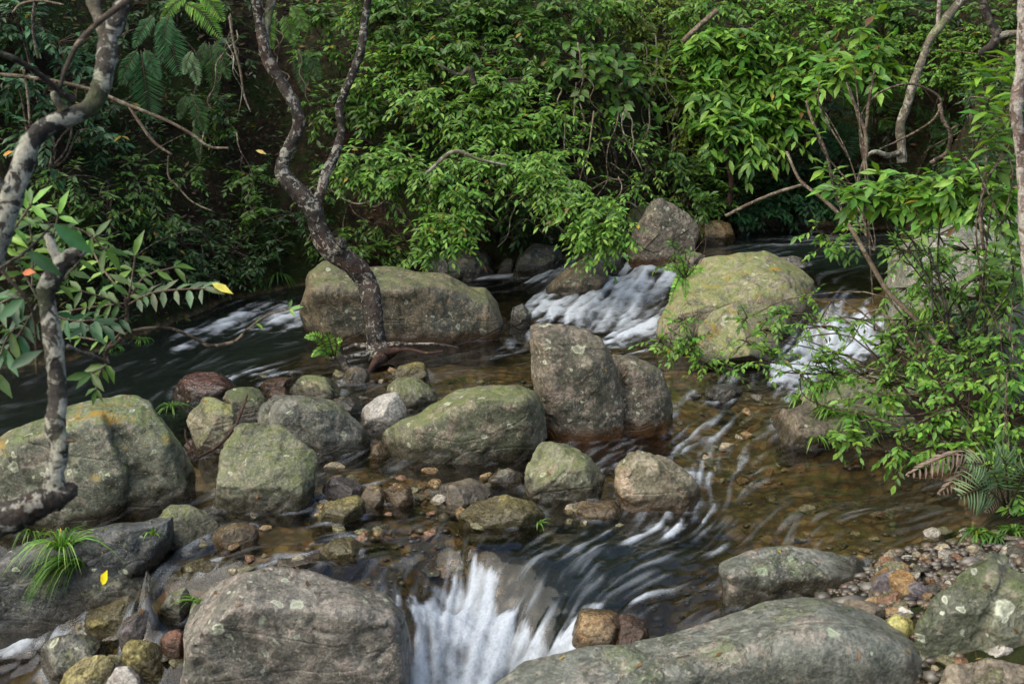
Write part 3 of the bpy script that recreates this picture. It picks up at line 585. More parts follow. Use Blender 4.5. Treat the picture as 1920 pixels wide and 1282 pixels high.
rock('brown rounded boulder filling the lower right corner', [H([(1740,1330),(1780,1250),(1850,1234),(1990,1262),(2010,1330)], th=.6, g=(1850,1340), b=(1800,1300))], 'brown', group='boulders on the right bank')
rock('pale angular stone lying in front of the three cornered boulder', [H([(1839,1225),(1842,1202),(1868,1194),(1902,1208),(1914,1225),(1906,1243),(1860,1241)], [(1850,1210),(1895,1218)], th=.9, g=(1862,1244))], 'palegrey', name='stone', cat='stone', group='stones on the gravel bar')
ST = 'stones on the gravel bar'
rock('dark purplish oblong stone with white flecks on the gravel bar', [H([(1625,1105),(1640,1082),(1680,1065),(1703,1078),(1702,1098),(1670,1115),(1640,1119)], th=.8, g=(1640, 1119))], 'purple', name='stone', cat='stone', group=ST)
rock('tan stone tucked behind the dark purplish oblong one', [H([(1665,1075),(1690,1060),(1715,1075),(1742,1100),(1725,1115),(1700,1100)], th=.8, g=(1725, 1115))], 'amber', name='stone', cat='stone', group=ST)
rock('slanting purple stone right of the oblong one', [H([(1704,1090),(1718,1082),(1756,1116),(1748,1129),(1728,1128),(1708,1110)], th=.8, g=(1748, 1129))], 'purple', name='stone', cat='stone', group=ST)
rock('flat brown rock between the great slab and the flat blue grey boulder', [H([(1552,1140),(1580,1123),(1640,1128),(1672,1150),(1668,1175),(1600,1170)], th=1., g=(1668, 1175))], 'brown', name='stone', cat='stone', group=ST)
rock('lime yellow stone perched beside the great slab', [H([(1654,1172),(1680,1150),(1710,1154),(1713,1180),(1701,1204),(1672,1190)], th=.9, g=(1701, 1204))], 'limestone', name='stone', cat='stone', group=ST)
rock('white block stone just above the lime yellow one', [H([(1674,1142),(1690,1135),(1716,1150),(1711,1160),(1678,1152)], th=.8, g=(1711, 1160))], 'white', name='stone', cat='stone', group=ST)
rock('small white pointed stone on the edge of the great slab', [H([(1596,1162),(1600,1150),(1616,1144),(1629,1164),(1610,1168)], th=.8, g=(1610, 1168))], 'white', name='stone', cat='stone', group=ST)
rock('angular moss topped boulder in the rapid below the upright one', [H([(982,905),(984,875),(1010,822),(1060,825),(1105,850),(1136,880),(1132,903),(1090,920),(1042,937),(1000,930)], [(990,872),(1038,885),(1120,885)], th=.85)], 'grey_green', chips=.8)
rock('pale boulder with a whitish patch and water pouring over its right side', [H([(1148,875),(1178,847),(1220,848),(1262,865),(1300,890),(1322,920),(1292,947),(1240,958),(1188,962),(1165,920)], [(1170,880),(1230,880),(1290,915)], th=.7)], rock_mat('tan_wet_granite', (.15, .135, .085), (.22, .20, .145), (.28, .21, .14), moss=.4, lich=.3, lichcol=(.40, .44, .32), orange=.3, seed=43, rough=.4))
CG = 'wet stones in the shallow middle run'
for lab, o, m in [
 ('long olive wet stone below the angular moss topped boulder', [(858,965),(890,940),(950,930),(1000,943),(1022,965),(1000,982),(900,988)], 'olive'),
 ('rounded grey wet stone left of the long olive one', [(805,938),(830,905),(880,898),(925,905),(922,930),(880,947),(820,948)], 'brown'),
 ('small tan stone touching the angular moss topped boulder', [(908,905),(940,880),(970,874),(982,890),(977,912)], 'brown'),
 ('mossy flat stone in front of the brown purplish round one', [(582,968),(610,945),(670,930),(692,945),(662,977),(600,984)], 'olive'),
 ('brown purplish round stone right of the angular grey green boulder', [(604,916),(620,895),(650,892),(677,905),(682,922),(650,935),(610,928)], 'purple'),
 ('orange stone pressed against the brown purplish round one', [(674,935),(690,908),(712,910),(722,930),(715,948),(690,950)], 'amber'),
 ('oval tan stone alone in the lower shallow run', [(598,1032),(615,1010),(660,1007),(692,1020),(686,1040),(630,1048)], 'olive'),
 ('orange stone at the left foot of the reclining boulder', [(690,855),(698,835),(714,831),(727,850),(715,862)], 'amber'),
 ('red brown shard under the stick below the lime boulder', [(345,835),(352,822),(366,826),(372,842),(358,850)], 'red'),
 ('amber stone left of the oval orange one beneath the ripples', [(718,920),(740,905),(770,912),(775,935),(745,948)], 'amber'),
 ('red brown flat rock awash behind the dark mossy boulder', [(490,720),(510,708),(545,708),(552,718),(520,726)], 'red'),
 ('shiny brown stone between the dark mossy and low mossy boulders', [(498,740),(512,726),(540,726),(545,742),(515,748)], 'red'),
 ('wet boulder top breaking the riffle by the tree roots', [(636,712),(650,690),(680,682),(695,700),(680,718),(652,722)], 'brown'),
 ('orange rock split by the front chute', [(1135,1222),(1140,1165),(1170,1150),(1212,1160),(1222,1190),(1200,1212)], 'red'),
 ('yellow rock rounded under the falling water of the front chute', [(1060,1205),(1072,1150),(1100,1136),(1150,1142),(1175,1170),(1160,1218),(1100,1228)], 'amber'),
 ('brown stone with orange edge below the pale patched boulder', [(1070,960),(1090,940),(1150,938),(1180,960),(1150,975),(1090,975)], 'amber'),
 ]: rock(lab, [H(o, th=1., sink=.15)], m, name='stone', cat='stone', group=CG)
rock('wedge shaped brown rock in the foam of the upper cascade', [H([(1024,537),(1050,512),(1100,481),(1125,488),(1140,510),(1136,547),(1090,554),(1030,550)], [(1060,525),(1105,495),(1128,520)], th=.8)], rock_mat('brown_wedge_rock', (.07, .06, .035), (.13, .105, .06), (.18, .14, .09), moss=.3, lich=.3, lichcol=(.30, .36, .27), seed=44, rough=.4))
rock('pointed pale grey boulder rising behind the upper cascade', [H([(1172,495),(1180,450),(1203,430),(1223,378),(1243,371),(1290,398),(1308,430),(1295,470),(1252,495),(1215,500)], [(1235,390),(1210,450),(1260,430)], th=.6, lean=.4, b=(1215,500))], 'pink', chips=.6)
rock('mossy earth covered rock against the left side of the pointed boulder', [H([(1120,480),(1140,430),(1180,395),(1220,378),(1230,400),(1190,470)], th=.8, D=12.6)], rock_mat('deep_moss_rock', (.03, .03, .015), (.05, .05, .02), (.07, .05, .03), moss=1.2, mosscol=(.04, .055, .008), lich=0, seed=45))
rock('rounded amber boulder right of the pointed pale one', [H([(1306,450),(1309,415),(1338,406),(1372,420),(1380,445),(1350,457)], th=1.)], 'amber')
rock('small dark rock split by the spill between upper pool and cascade', [H([(1262,505),(1270,480),(1300,472),(1322,480),(1318,510)], th=1.)], 'brown')
rock('broad lime green boulder with an ochre streaked flat top', [
  H([(1233,632),(1240,590),(1262,540),(1318,486),(1400,478),(1480,478),(1512,490),(1522,520),(1516,600),(1470,625),(1440,570),(1330,585),(1300,640)], [(1262,590),(1340,575),(1470,545,.12)], th=.9, lean=.7, b=(1300,655)),
  H([(1308,610),(1330,578),(1395,558),(1450,562),(1466,592),(1462,668),(1380,686),(1340,672),(1318,640)], [(1325,612),(1395,600),(1452,590)], th=.7, b=(1380,690))], 'lime', chips=.5)
rock('rounded yellowish rock peeping out behind the lime green boulder', [H([(1438,490),(1460,471),(1500,482),(1525,502),(1524,525),(1490,520)], th=.9, D=11.4)], 'palegrey')
rock('small dark rock dripping between the long mossy boulder and the cascade', [H([(955,615),(960,575),(980,568),(996,588),(988,614)], th=1.)], 'dark')
rock('large pale flat topped boulder behind the right hand shrub', [H([(1667,575),(1670,482),(1690,465),(1745,458),(1800,420),(1900,400),(2050,400),(2050,600),(1800,620),(1700,600)], [(1690,500),(1800,480)], th=.6, g=(1760,618), lean=.8)], rock_mat('pale_bank_granite', (.11, .115, .085), (.16, .16, .12), (.21, .19, .15), moss=.3, lich=.4, seed=46), group='boulders on the right bank')
rock('dark hollow boulder under the right hand shrub', [H([(1838,620),(1870,560),(1990,540),(2050,560),(2050,770),(1860,760)], th=.8, g=(1900,770))], 'dark', group='boulders on the right bank')
LG = 'layered ledge slabs on the right bank'
rock('upper pale layered slab with grass on it, by the right waterfall', [H([(1505,742),(1560,712),(1640,700),(1730,706),(1770,735),(1740,760),(1640,768),(1540,765)], [(1530,740),(1640,742),(1720,735)], th=1.2, g=(1600,770), sink=.1)], 'grey_green', group=LG, name='rock_slab', cat='rock slab')
rock('middle layered slab with grass tufts at its edge', [H([(1500,800),(1530,760),(1640,755),(1760,760),(1790,800),(1740,830),(1600,835)], [(1540,790),(1650,795),(1750,795)], th=1.2, g=(1640,836), sink=.1)], 'grey_green', group=LG, name='rock_slab', cat='rock slab')
rock('lowest tan slab running under the clear right pool', [H([(1440,790),(1468,768),(1530,752),(1590,775),(1600,815),(1540,838),(1470,812)], th=1.2, g=(1540,838))], 'brown', group=LG, name='rock_slab', cat='rock slab')
rock('dark reddish rock awash in the left channel with foam at its side', [H([(320,738),(330,708),(380,697),(435,704),(452,722),(420,745),(350,752)], th=1.)], rock_mat('dark_red_wet_rock', (.035, .014, .012), (.06, .028, .02), (.09, .05, .03), moss=0, lich=0, rough=.18, seed=47))
BK = 'dark rocks along the far shore'
rock('dark pitted rock with moss under the drooping shrub', [H([(795,520),(812,485),(850,468),(900,466),(925,482),(925,512),(880,525)], th=.8)], 'dark', group=BK)
rock('small round black rock beside the pitted one', [H([(932,512),(936,488),(950,481),(965,490),(966,508),(950,514)], th=.8)], 'dark', group=BK)
rock('broad brown rock in the shade right of the small black one', [H([(962,505),(970,475),(1000,456),(1045,462),(1060,490),(1030,508)], th=.8)], 'dark', group=BK)
rock('dark rock behind the wedge in the upper cascade foam', [H([(1075,492),(1085,472),(1130,462),(1170,478),(1172,500),(1120,500)], th=.8)], 'dark', group=BK)
rock('dark rock at the right pool\'s lip where the second fall starts', [H([(1318,742),(1335,722),(1372,718),(1392,735),(1370,752)], th=.9, sink=.1)], 'dark', group=CG, name='stone', cat='stone')
for k, (x, y, w, h, m, lab) in enumerate([(1410,425,36,22,'dark','mossy dark rock first in the row on the far upper shore'),(1455,405,50,32,'grey_green','greenish rock half hidden by leaves on the far upper shore'),(1505,418,34,20,'palegrey','pale grey rock amid the far upper shore row'),
     (1555,408,44,30,'amber','reddish brown rock on the far upper shore'),(1605,398,40,34,'brown','brown rock beside the reddish one on the far upper shore'),(1650,415,36,26,'palegrey','pale rock last in the row by the right bank'),(1530,385,40,26,'dark','dark rock set back behind the far upper shore row')]):
    rock(lab, [H([(x - w, y + h * .6), (x - w * .8, y - h * .3), (x - w * .2, y - h), (x + w * .5, y - h * .8), (x + w, y), (x + w * .9, y + h * .7)], th=.9, D=14.2 + .3 * (k % 3))], m, name='boulder', group='rocks on the far upper shore', res=.03)
for lab, o, D, m in [('brown sloping rock in the water left of the front boulder, above the yellow one', [(300,1140),(320,1110),(350,1100),(362,1125),(350,1165)], None, 'speck'),
    ('tan rock emerging at the left end of the shallow run', [(330,1070),(350,1052),(420,1045),(470,1055),(450,1072),(380,1080)], None, 'olive'),
    ('long flat brown rock under the ripples before the front boulder', [(470,1062),(520,1045),(600,1050),(620,1062),(560,1070)], None, 'brown')]:
    rock(lab, [H(o, th=1., sink=.12)], m, name='stone', cat='stone', group=CG)

# cobbles: one of each kind, then copies with shared mesh data
def cobble_mesh(seed, mat):
    bm = bmesh.new(); bmesh.ops.create_icosphere(bm, subdivisions=3, radius=1)
    co = np.array([v.co for v in bm.verts]); f = np.array([[v.index for v in q.verts] for q in bm.faces]); bm.free()
    co = np.sign(co) * np.abs(co) ** .9
    co = co * (1 + .22 * fbm(co * 1.1 + seed, 3, seed))[:, None]
    for k in range(10):
        n = RNG.standard_normal(3); n /= np.linalg.norm(n); d = co @ n; co = co - np.outer(np.maximum(d - .55, 0), n) * .95
    return mk_mesh('cobble', co, f, None, {'hw': np.full(len(co), .2)}, mat)
def place_cobble(me, p, s, label, group, hwn=None, name='cobble', cat='stone'):
    o = link(name, me, loc=p); o.scale = (s, s * random.uniform(.6, .95), s * random.uniform(.35, .6)); o.rotation_euler = (random.uniform(-.3, .3), random.uniform(-.3, .3), random.uniform(0, 6.3))
    return tag(o, label, cat, group)
wetk = dict(moss=.1, lich=.1, streak=.2, rough=.25)
CM = [rock_mat('amber_cobble', (.17, .105, .04), (.24, .165, .075), (.12, .07, .03), seed=51, sc=2, **wetk), rock_mat('tan_cobble', (.20, .17, .10), (.27, .23, .15), (.15, .12, .07), seed=52, sc=2, **wetk),
      rock_mat('olive_cobble', (.10, .095, .045), (.15, .14, .07), (.08, .07, .035), seed=53, sc=2, **wetk), rock_mat('rust_cobble', (.15, .075, .035), (.19, .11, .06), (.11, .055, .03), seed=54, sc=2, **wetk),
      rock_mat('dark_cobble', (.06, .055, .04), (.10, .09, .065), (.05, .045, .035), seed=55, sc=2, **wetk), rock_mat('pale_cobble', (.24, .22, .17), (.29, .27, .22), (.2, .17, .13), seed=56, sc=2, **wetk)]
CME = [(c, cobble_mesh(i * 3 + j, c)) for i, c in enumerate(CM) for j in range(2)]
KN = ['amber', 'tan', 'olive', 'rust coloured', 'dark', 'pale']
def region_pts(n, box, ymin=None):
    return [(random.uniform(box[0], box[2]), random.uniform(box[1], box[3])) for _ in range(n)]
ncob = 0
for n, box, sz in [(95, (560, 870, 1250, 1040), (16, 40)), (40, (560, 680, 1010, 800), (14, 34)), (28, (280, 990, 620, 1080), (14, 30)), (36, (1260, 690, 1480, 860), (16, 34)), (26, (1400, 850, 1800, 1060), (14, 34)), (30, (1180, 1100, 1400, 1190), (12, 28)), (16, (560, 620, 720, 700), (10, 22))]:
    zone = {(560,870): 'in the middle run before the upright boulder', (560,680): 'in the pool before the long mossy boulder', (280,990): 'in the run left of the big front boulder', (1260,690): 'below the right waterfall', (1400,850): 'in the clear right pool', (1180,1100): 'behind the great slab', (560,620): 'by the crooked tree\'s roots'}[box[:2]]
    for (x, y) in region_pts(n, box):
        p = hitW(x, y)
        if shore_dist(p[:1], p[1:2])[0] > -.05: continue
        gz_ = float(GROUND(p[0], p[1])[0]); r = random.uniform(*sz) / FPX * p[1] * .62
        k = random.choices(range(12), [3, 3, 3, 3, 3, 3, 1.2, 1.2, 2.2, 2.2, .8, .8])[0]
        place_cobble(CME[k][1], (p[0], p[1], gz_ + r * random.uniform(.1, .35)), r, KN[k // 2] + ' cobble under water ' + zone, 'cobbles under the clear shallow water'); ncob += 1
# stones standing out of the shallow run between the boulders
for zone, n, box, sz in [('between the huge left boulder and the oval tan stone', 16, (300, 960, 600, 1070), (16, 36)), ('between the angular grey green boulder and the long olive stone', 30, (590, 870, 880, 1010), (16, 40)), ('round the feet of the angular moss topped boulder', 14, (880, 880, 1160, 1010), (14, 34)),
     ('among the low rocks by the crooked tree', 16, (470, 690, 760, 800), (14, 34)), ('beside the big front boulder in the corner pile', 12, (150, 1080, 340, 1270), (16, 34)), ('in the rapid below the right waterfall', 8, (1250, 720, 1440, 860), (14, 32))]:
    for (x, y) in region_pts(n, box):
        p = hitW(x, y); r = random.uniform(*sz) / FPX * p[1] * .72; k = random.choices(range(12), [3, 3, 2, 2, 3, 3, 1, 1, 3, 3, .4, .4])[0]
        place_cobble(CME[k][1], (p[0], p[1], p[2] - r * random.uniform(.05, .25)), r, KN[k // 2] + ' wet stone ' + zone, 'wet stones standing out of the shallow run', name='stone')
# gravel bar
for x, y in region_pts(110, (1640, 1042, 1850, 1160)) + region_pts(30, (1740, 1000, 1910, 1060)) + region_pts(34, (1640, 1120, 1760, 1235)) + region_pts(24, (1730, 1235, 1920, 1282)):
    if (x + (y - 1040) * 1.1 > 1935 and y < 1235) or (x < 1700 and y > 1170): continue
    p = hitG(x, y); r = random.uniform(11, 21) / FPX * p[1] * random.choice([.6, .9, 1.1, 1.5, 1.9])
    k = random.choices(range(12), [2, 2, 3, 3, 2, 2, 2.5, 2.5, 3, 3, 1.5, 1.5])[0]
    place_cobble(CME[k][1], (p[0], p[1], p[2] + r * .2), r, KN[k // 2] + ' pebble of the small gravel bar by the three cornered boulder', 'pebbles of the gravel bar', name='pebble'); ncob += 1
# loose gravel: nobody could count it
mbg = MB(); ico = None
bm = bmesh.new(); bmesh.ops.create_icosphere(bm, subdivisions=1, radius=1); iv = np.array([v.co for v in bm.verts]); it_ = np.array([[v.index for v in q.verts] for q in bm.faces]); bm.free()
gp = []
for n, box in [(700, (560, 860, 1250, 1050)), (300, (560, 670, 1010, 800)), (350, (1250, 690, 1800, 1060)), (300, (1180, 1100, 1400, 1190))]:
    P = np.array([hitW(x, y) for x, y in region_pts(n, box)]); gp.append(P)
for _ in range(1):
    q = np.stack([RNG.uniform(.9, 2.7, 16000), RNG.uniform(3.7, 5.9, 16000), np.zeros(16000)], -1); sd_ = shore_dist(q[:, 0], q[:, 1]); qx, qy = to_px(q[:, 0], q[:, 1], GROUND(q[:, 0], q[:, 1]))
    gp.append(q[(sd_ > -.25) & (sd_ < .8) & (qx > 1540) & (qx < 2050) & (qy > 1020)][:1900])
gp = np.vstack(gp); gzz = GROUND(gp[:, 0], gp[:, 1]); cols = np.array([(.14,.105,.065),(.15,.13,.10),(.1,.09,.07),(.12,.085,.06),(.07,.06,.05),(.17,.155,.13)]) * .62
for i in range(len(gp)):
    s = .006 + .006 * RNG.gamma(1.1); q = iv * (1 + .3 * RNG.standard_normal((len(iv), 1)) * .6) * [s * RNG.uniform(.8, 1.5), s, s * .6]
    mbg.add(q + [gp[i, 0], gp[i, 1], gzz[i] + s * .3], t=it_, c=cols[RNG.integers(6)])
gm = new_mat('gravel'); N = NT(gm); N.out(N.n('BsdfPrincipled', {'Base Color': N.attr('tint', 'Color'), 'Roughness': .35}).outputs[0])
tag(link('gravel', mbg.mesh('gravel', gm)), 'fine gravel on the stream bed and the bar', kind='stuff')
# the stream froths where it meets the stones, then becomes one sheet
def near_rocks():
    m = np.zeros(wx.shape); L0 = math.log(3.7)
    for V in WLINE:
        t = V[:, 0] / V[:, 1]; i = ((np.log(V[:, 1]) - L0) / (math.log(15.6) - L0) * (NY - 1)).round().astype(int); j = ((t + .62) / 1.24 * (NX - 1)).round().astype(int)
        k = (i >= 0) & (i < NY) & (j >= 0) & (j < NX); m[i[k], j[k]] = 1
    return m
nr_ = blur(near_rocks(), 5); nr_ = np.clip(nr_ * 2.2, 0, 1)
ed = nr_ * sstep(-.1, .9, wav2 + .5 * s2 + .4 * cl) * (.16 + .5 * np.clip(turb, 0, 1))
foam_glint = np.clip(foam_glint + ed * .75, 0, 1); hz += nr_ * (.003 + .002 * s2)
wo = link('stream_water', mk_mesh('stream_water', np.stack([wx.ravel(), wy.ravel(), (wz + hz).ravel()], -1), quads=wq,
     attrs={'foam': foam_glint.ravel(), 'deep': deep.ravel(), 'turb': np.clip(turb, 0, 1).ravel()}, mat=water_material()))  # the foam attribute carries the painted sky highlights as well
tag(wo, 'clear stream water with silky white foam at its drops', kind='structure')
# ------------------------------------------------------------------ leaves, twigs, shrubs
LM = leaf_mat('leaf_glossy', .42, .28, .40); LD = leaf_mat('leaf_soft', .55, .3, .3); DRY = leaf_mat('dry_leaf', .8, .1, .2)
BARK = {'brown': bark_mat('brown_twig_bark', (.03, .022, .014), (.10, .07, .045), (.20, .16, .11), .3, seed=1), 'tan': bark_mat('tan_vine_bark', (.09, .065, .04), (.17, .13, .085), (.25, .21, .15), .3, seed=2),
        'pale': bark_mat('pale_lichened_bark', (.07, .06, .04), (.17, .145, .10), (.30, .28, .22), .4, green=.5, seed=3), 'mottled': bark_mat('mottled_crusted_bark', (.012, .011, .009), (.06, .05, .038), (.34, .33, .26), .50, green=.3, seed=4, sc=1.),
        'crooked': bark_mat('dark_bark_with_pale_crust', (.014, .012, .010), (.06, .048, .036), (.30, .29, .24), .30, red=.16, seed=5, sc=1.3), 'red': bark_mat('red_brown_bark', (.025, .012, .008), (.07, .034, .02), (.11, .07, .045), .2, seed=6),
        'pink': bark_mat('pinkish_bark', (.12, .08, .06), (.27, .21, .17), (.42, .38, .32), .7, seed=7), 'dark': bark_mat('dark_bark', (.015, .012, .01), (.04, .03, .022), (.12, .11, .08), .35, green=.3, seed=8)}
T8 = (np.array([(0,0,0),(-.62,.22,.03),(-.86,.55,.02),(.62,.22,.03),(.86,.55,.02),(0,.25,-.03),(0,.58,-.03),(0,1,-.13)]), np.array([(0,3,5),(0,5,1),(5,3,4),(5,4,6),(1,5,6),(1,6,2),(6,4,7),(6,7,2)]))
T4 = (np.array([(0,0,0),(-.9,.45,.03),(.9,.45,.03),(0,.45,-.03),(0,1,-.1)]), np.array([(0,2,3),(0,3,1),(3,2,4),(3,4,1)]))
def nrm(a): return a / (np.linalg.norm(a, axis=-1, keepdims=True) + 1e-9)
def frames(D, Nn):
    y = nrm(D); x = nrm(np.cross(y, Nn)); z = np.cross(x, y); return x, y, z
def leaves_into(mb, P, D, Nn, L, Wd, tint, T=T8):
    x, y, z = frames(D, Nn); t, f = T; n = len(P); k = len(t)
    v = P[:, None] + x[:, None] * (t[None, :, 0, None] * (Wd / 2)[:, None, None]) + y[:, None] * (t[None, :, 1, None] * L[:, None, None]) + z[:, None] * (t[None, :, 2, None] * L[:, None, None])
    ff = (np.arange(n)[:, None, None] * k + f[None]).reshape(-1, 3)
    mb.add(v.reshape(-1, 3), t=ff, c=np.repeat(tint, k, 0))
def tw_into(mb, A, B, r0, r1, col):      # straight three sided twigs, many at once
    n = len(A); t = nrm(B - A); ref = np.broadcast_to(np.array([.2, .9, .35]), t.shape); a = nrm(np.cross(t, ref)); b = np.cross(t, a); v = []
    for P, r in ((A, r0), (B, r1)):
        for k in range(3):
            th = k * 2.0944; v.append(P + (a * math.cos(th) + b * math.sin(th)) * r)
    v = np.stack(v, 1).reshape(-1, 3); q = np.array([(0, 1, 4, 3), (1, 2, 5, 4), (2, 0, 3, 5)])
    mb.add(v, q=(np.arange(n)[:, None, None] * 6 + q[None]).reshape(-1, 4), c=col)
GREEN = dict(mid=((.045,.100,.012),(.095,.185,.024)), bright=((.078,.165,.018),(.155,.275,.036)), dark=((.014,.042,.008),(.038,.09,.016)), blue=((.024,.075,.026),(.055,.13,.045)), yellow=((.12,.17,.02),(.20,.24,.035)), pale=((.09,.14,.06),(.15,.20,.10)), deep=((.010,.025,.008),(.025,.05,.014)))  # dark set is lowered so the leaf colour itself deepens the bank's shade
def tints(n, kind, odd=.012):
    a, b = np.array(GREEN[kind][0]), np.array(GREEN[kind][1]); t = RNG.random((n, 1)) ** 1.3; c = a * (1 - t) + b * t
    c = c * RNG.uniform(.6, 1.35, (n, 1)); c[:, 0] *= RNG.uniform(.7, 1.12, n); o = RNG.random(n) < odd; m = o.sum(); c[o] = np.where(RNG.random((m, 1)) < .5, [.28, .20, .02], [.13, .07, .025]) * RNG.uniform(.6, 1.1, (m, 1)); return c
LEAFV = {}
def leaf_variants(kind, mat):
    key = (kind, mat.name)
    if key not in LEAFV:
        out = []
        for i in range(6):
            v = T8[0].copy(); v[:, 2] *= RNG.uniform(.5, 1.8); v[:, 0] *= .5; v[:, 2] += .03 * np.sin(v[:, 1] * 3 + i)
            out.append(mk_mesh('leaf', v, T8[1], None, {'tint': np.repeat(tints(1, kind, 0), 8, 0)}, mat))
        LEAFV[key] = out
    return LEAFV[key]
def leaf_objects(root, P, D, Nn, L, Wd, kind, mat, mesh=None):
    x, y, z = frames(D, Nn); V = leaf_variants(kind, mat); o0 = np.array(root.location)
    for i in range(len(P)):
        o = bpy.data.objects.new('leaf', mesh or V[i % 6]); COL.objects.link(o); o.parent = root
        M = np.eye(4); M[:3, 0] = x[i] * Wd[i]; M[:3, 1] = y[i] * L[i]; M[:3, 2] = z[i] * L[i]; M[:3, 3] = P[i] - o0
        o.matrix_basis = Matrix(M.tolist())
def sprays(P, D, L, K, leaf, ratio, droop=.25, flat=.35, opp=.75, jit=.25):
    n = len(P); D = nrm(D); up = np.array([0, 0, 1.]); side = nrm(np.cross(D, up)); a, b, c, e = [], [], [], []
    for k in range(K):
        t = (k + 1) / K * np.ones((n, 1)) * RNG.uniform(.9, 1.05, (n, 1)); q = P + D * L[:, None] * t + np.array([0, 0, -1.]) * (L[:, None] * droop * t * t)
        s = (1 if k % 2 else -1) * (0 if k == K - 1 else 1)
        d = D * (.55 if s else 1) + side * s * opp + RNG.standard_normal((n, 3)) * jit * .6 + np.array([0, 0, -.22 - droop * .6])
        nn = up + RNG.standard_normal((n, 3)) * flat + np.array([0, -.35, 0])
        ll = leaf * RNG.uniform(.65, 1.15, n); a.append(q); b.append(d); c.append(nn); e.append(ll)
    E = P + D * L[:, None] - np.array([0, 0, 1.]) * (L * droop)[:, None]
    return np.vstack(a), np.vstack(b), np.vstack(c), np.concatenate(e), E
def shrub(name, label, cat, base, clusters, leaf_px, ratio=.42, kind='mid', off=.6, D=None, K=9, tw=(.14, .30), nobj=60, group=None, mat=None, br=.012, bark='brown', T=T8, droop=.3, fwd=.5, flat=.35, branches=True, odd=.012, dens=1.25):
    mat = mat or LM
    cc = []
    for c in clusters:
        if len(c) > 5: d = c[5]
        elif D: d = D
        else: d = max(7., float(hitG(c[0], c[1])[1]) - off)
        cc.append((PD(c[0], c[1], d), c[2] / FPX * d, c[3] / FPX * d, int(c[4] * (dens if len(c) < 6 else .8)), d))
    b0 = PD(base[0], base[1], base[2]) if len(base) > 2 else hitG(base[0], base[1])
    root = thing(name, label, cat, b0, group)
    mb = MB(); A = [[], [], [], []]
    for (C, rx, rz, n, d) in cc:
        u = nrm(RNG.standard_normal((n, 3))) * (RNG.random((n, 1)) ** .45); S = C + u * [rx, rx * .6, rz]
        dr = u * [1, .6, .45] + np.array([0, -fwd, .05]) + RNG.standard_normal((n, 3)) * .35; dr = nrm(dr)
        L = RNG.uniform(tw[0], tw[1], n); lf = leaf_px / FPX * d
        P, Dd, Nn, Ll, E = sprays(S, dr, L, K, lf, ratio, droop, flat)
        tw_into(mb, S, E, .004, .0015, (.07, .055, .03)); tw_into(mb, C + (S - C) * .1, S, .006, .004, (.05, .035, .02))
        for i, q in enumerate((P, Dd, Nn, Ll)): A[i].append(q)
    P, Dd, Nn, Ll = np.vstack(A[0]), np.vstack(A[1]), np.vstack(A[2]), np.concatenate(A[3]); m = len(P)
    # the leaves that show largest, nearest the viewer, are leaves of their own
    order = np.argsort(P[:, 1] - .4 * P[:, 2] + RNG.random(m) * .25); pick = order[:nobj]; rest = np.ones(m, bool); rest[pick] = False
    if nobj: leaf_objects(root, P[pick], Dd[pick], Nn[pick], Ll[pick] * 1.05, Ll[pick] * ratio * 1.1, kind, mat)
    leaves_into(mb, P[rest], Dd[rest], Nn[rest], Ll[rest], Ll[rest] * ratio * RNG.uniform(.85, 1.15, rest.sum()), tints(int(rest.sum()), kind, odd), T)
    tag(link('foliage', mb.mesh('foliage', mat, b0), root), kind='stuff')
    if branches:
        for (C, rx, rz, n, d) in cc:
            mid = (b0 + C) / 2 + RNG.standard_normal(3) * .12 + np.array([0, .1, .12])
            pts = [(*b0, br), (*(b0 * .6 + mid * .4 + RNG.standard_normal(3) * .05), br * .9), (*mid, br * .7), (*(mid * .4 + C * .6 + RNG.standard_normal(3) * .05), br * .5), (*C, br * .35)]
            v, q, t = tube(pts, 5, 14, .15, int(abs(C[0]) * 100)); link('branch', mk_mesh('branch', v - b0, t, q, None, BARK[bark]), root)
    return root

# ------------------------------------------------------------------ grasses
bpy.context.view_layer.update(); DG = bpy.context.evaluated_depsgraph_get()
def hitS(px, py):                        # first solid thing under a pixel: rock, ground or water
    r = ray(px, py); h = SC.ray_cast(DG, Vector((0, 0, CAM_H)), Vector(r / np.linalg.norm(r)))
    return np.array(h[1]) if h[0] else hitG(px, py)
GM_ = leaf_mat('grass_blade', .45, .25, .4)
def grass(label, px, py, hpx, n, D=None, kind='bright', spread=1., lean=(0, 0), trail=0., group='grass tufts among the rocks', wpx=3.4):
    p = hitS(px, py); d = p[1]; h = hpx / FPX * d; mb = MB(); root = p
    for i in range(n):
        a = RNG.uniform(0, 2 * math.pi); r = RNG.random() ** .6; L = h * RNG.uniform(.6, 1.25)
        o = p + np.array([math.cos(a), math.sin(a), 0]) * h * .12 * r; dr = np.array([math.cos(a) * r * spread + lean[0], math.sin(a) * r * spread + lean[1], 0])
        t = np.linspace(0, 1, 6)[:, None]; w = wpx / FPX * d * np.array([.8, 1, .95, .75, .45, .05]) * .5
        c = o + dr * L * t ** 1.3 * .8 + np.array([0, 0, 1.]) * L * (t * .9 - t ** 2.3 * (.55 + .5 * r * spread + trail)); s = nrm(np.cross(dr + [.01, 0, 0], [0, 0, 1.]) + RNG.standard_normal(3) * .3)
        v = np.vstack([c - s * w[:, None], c + s * w[:, None]]); q = np.array([(k, k + 1, k + 7, k + 6) for k in range(5)]); mb.add(v - 0, q=q, c=tints(1, kind, .02)[0])
    return tag(link('grass_tuft', mb.mesh('grass_tuft', GM_, root), loc=root), label, 'grass', group)
grass('big grass tuft with long trailing blades at the lower left fall', 118, 1030, 110, 90, spread=1.3, D=4.98, kind='bright')
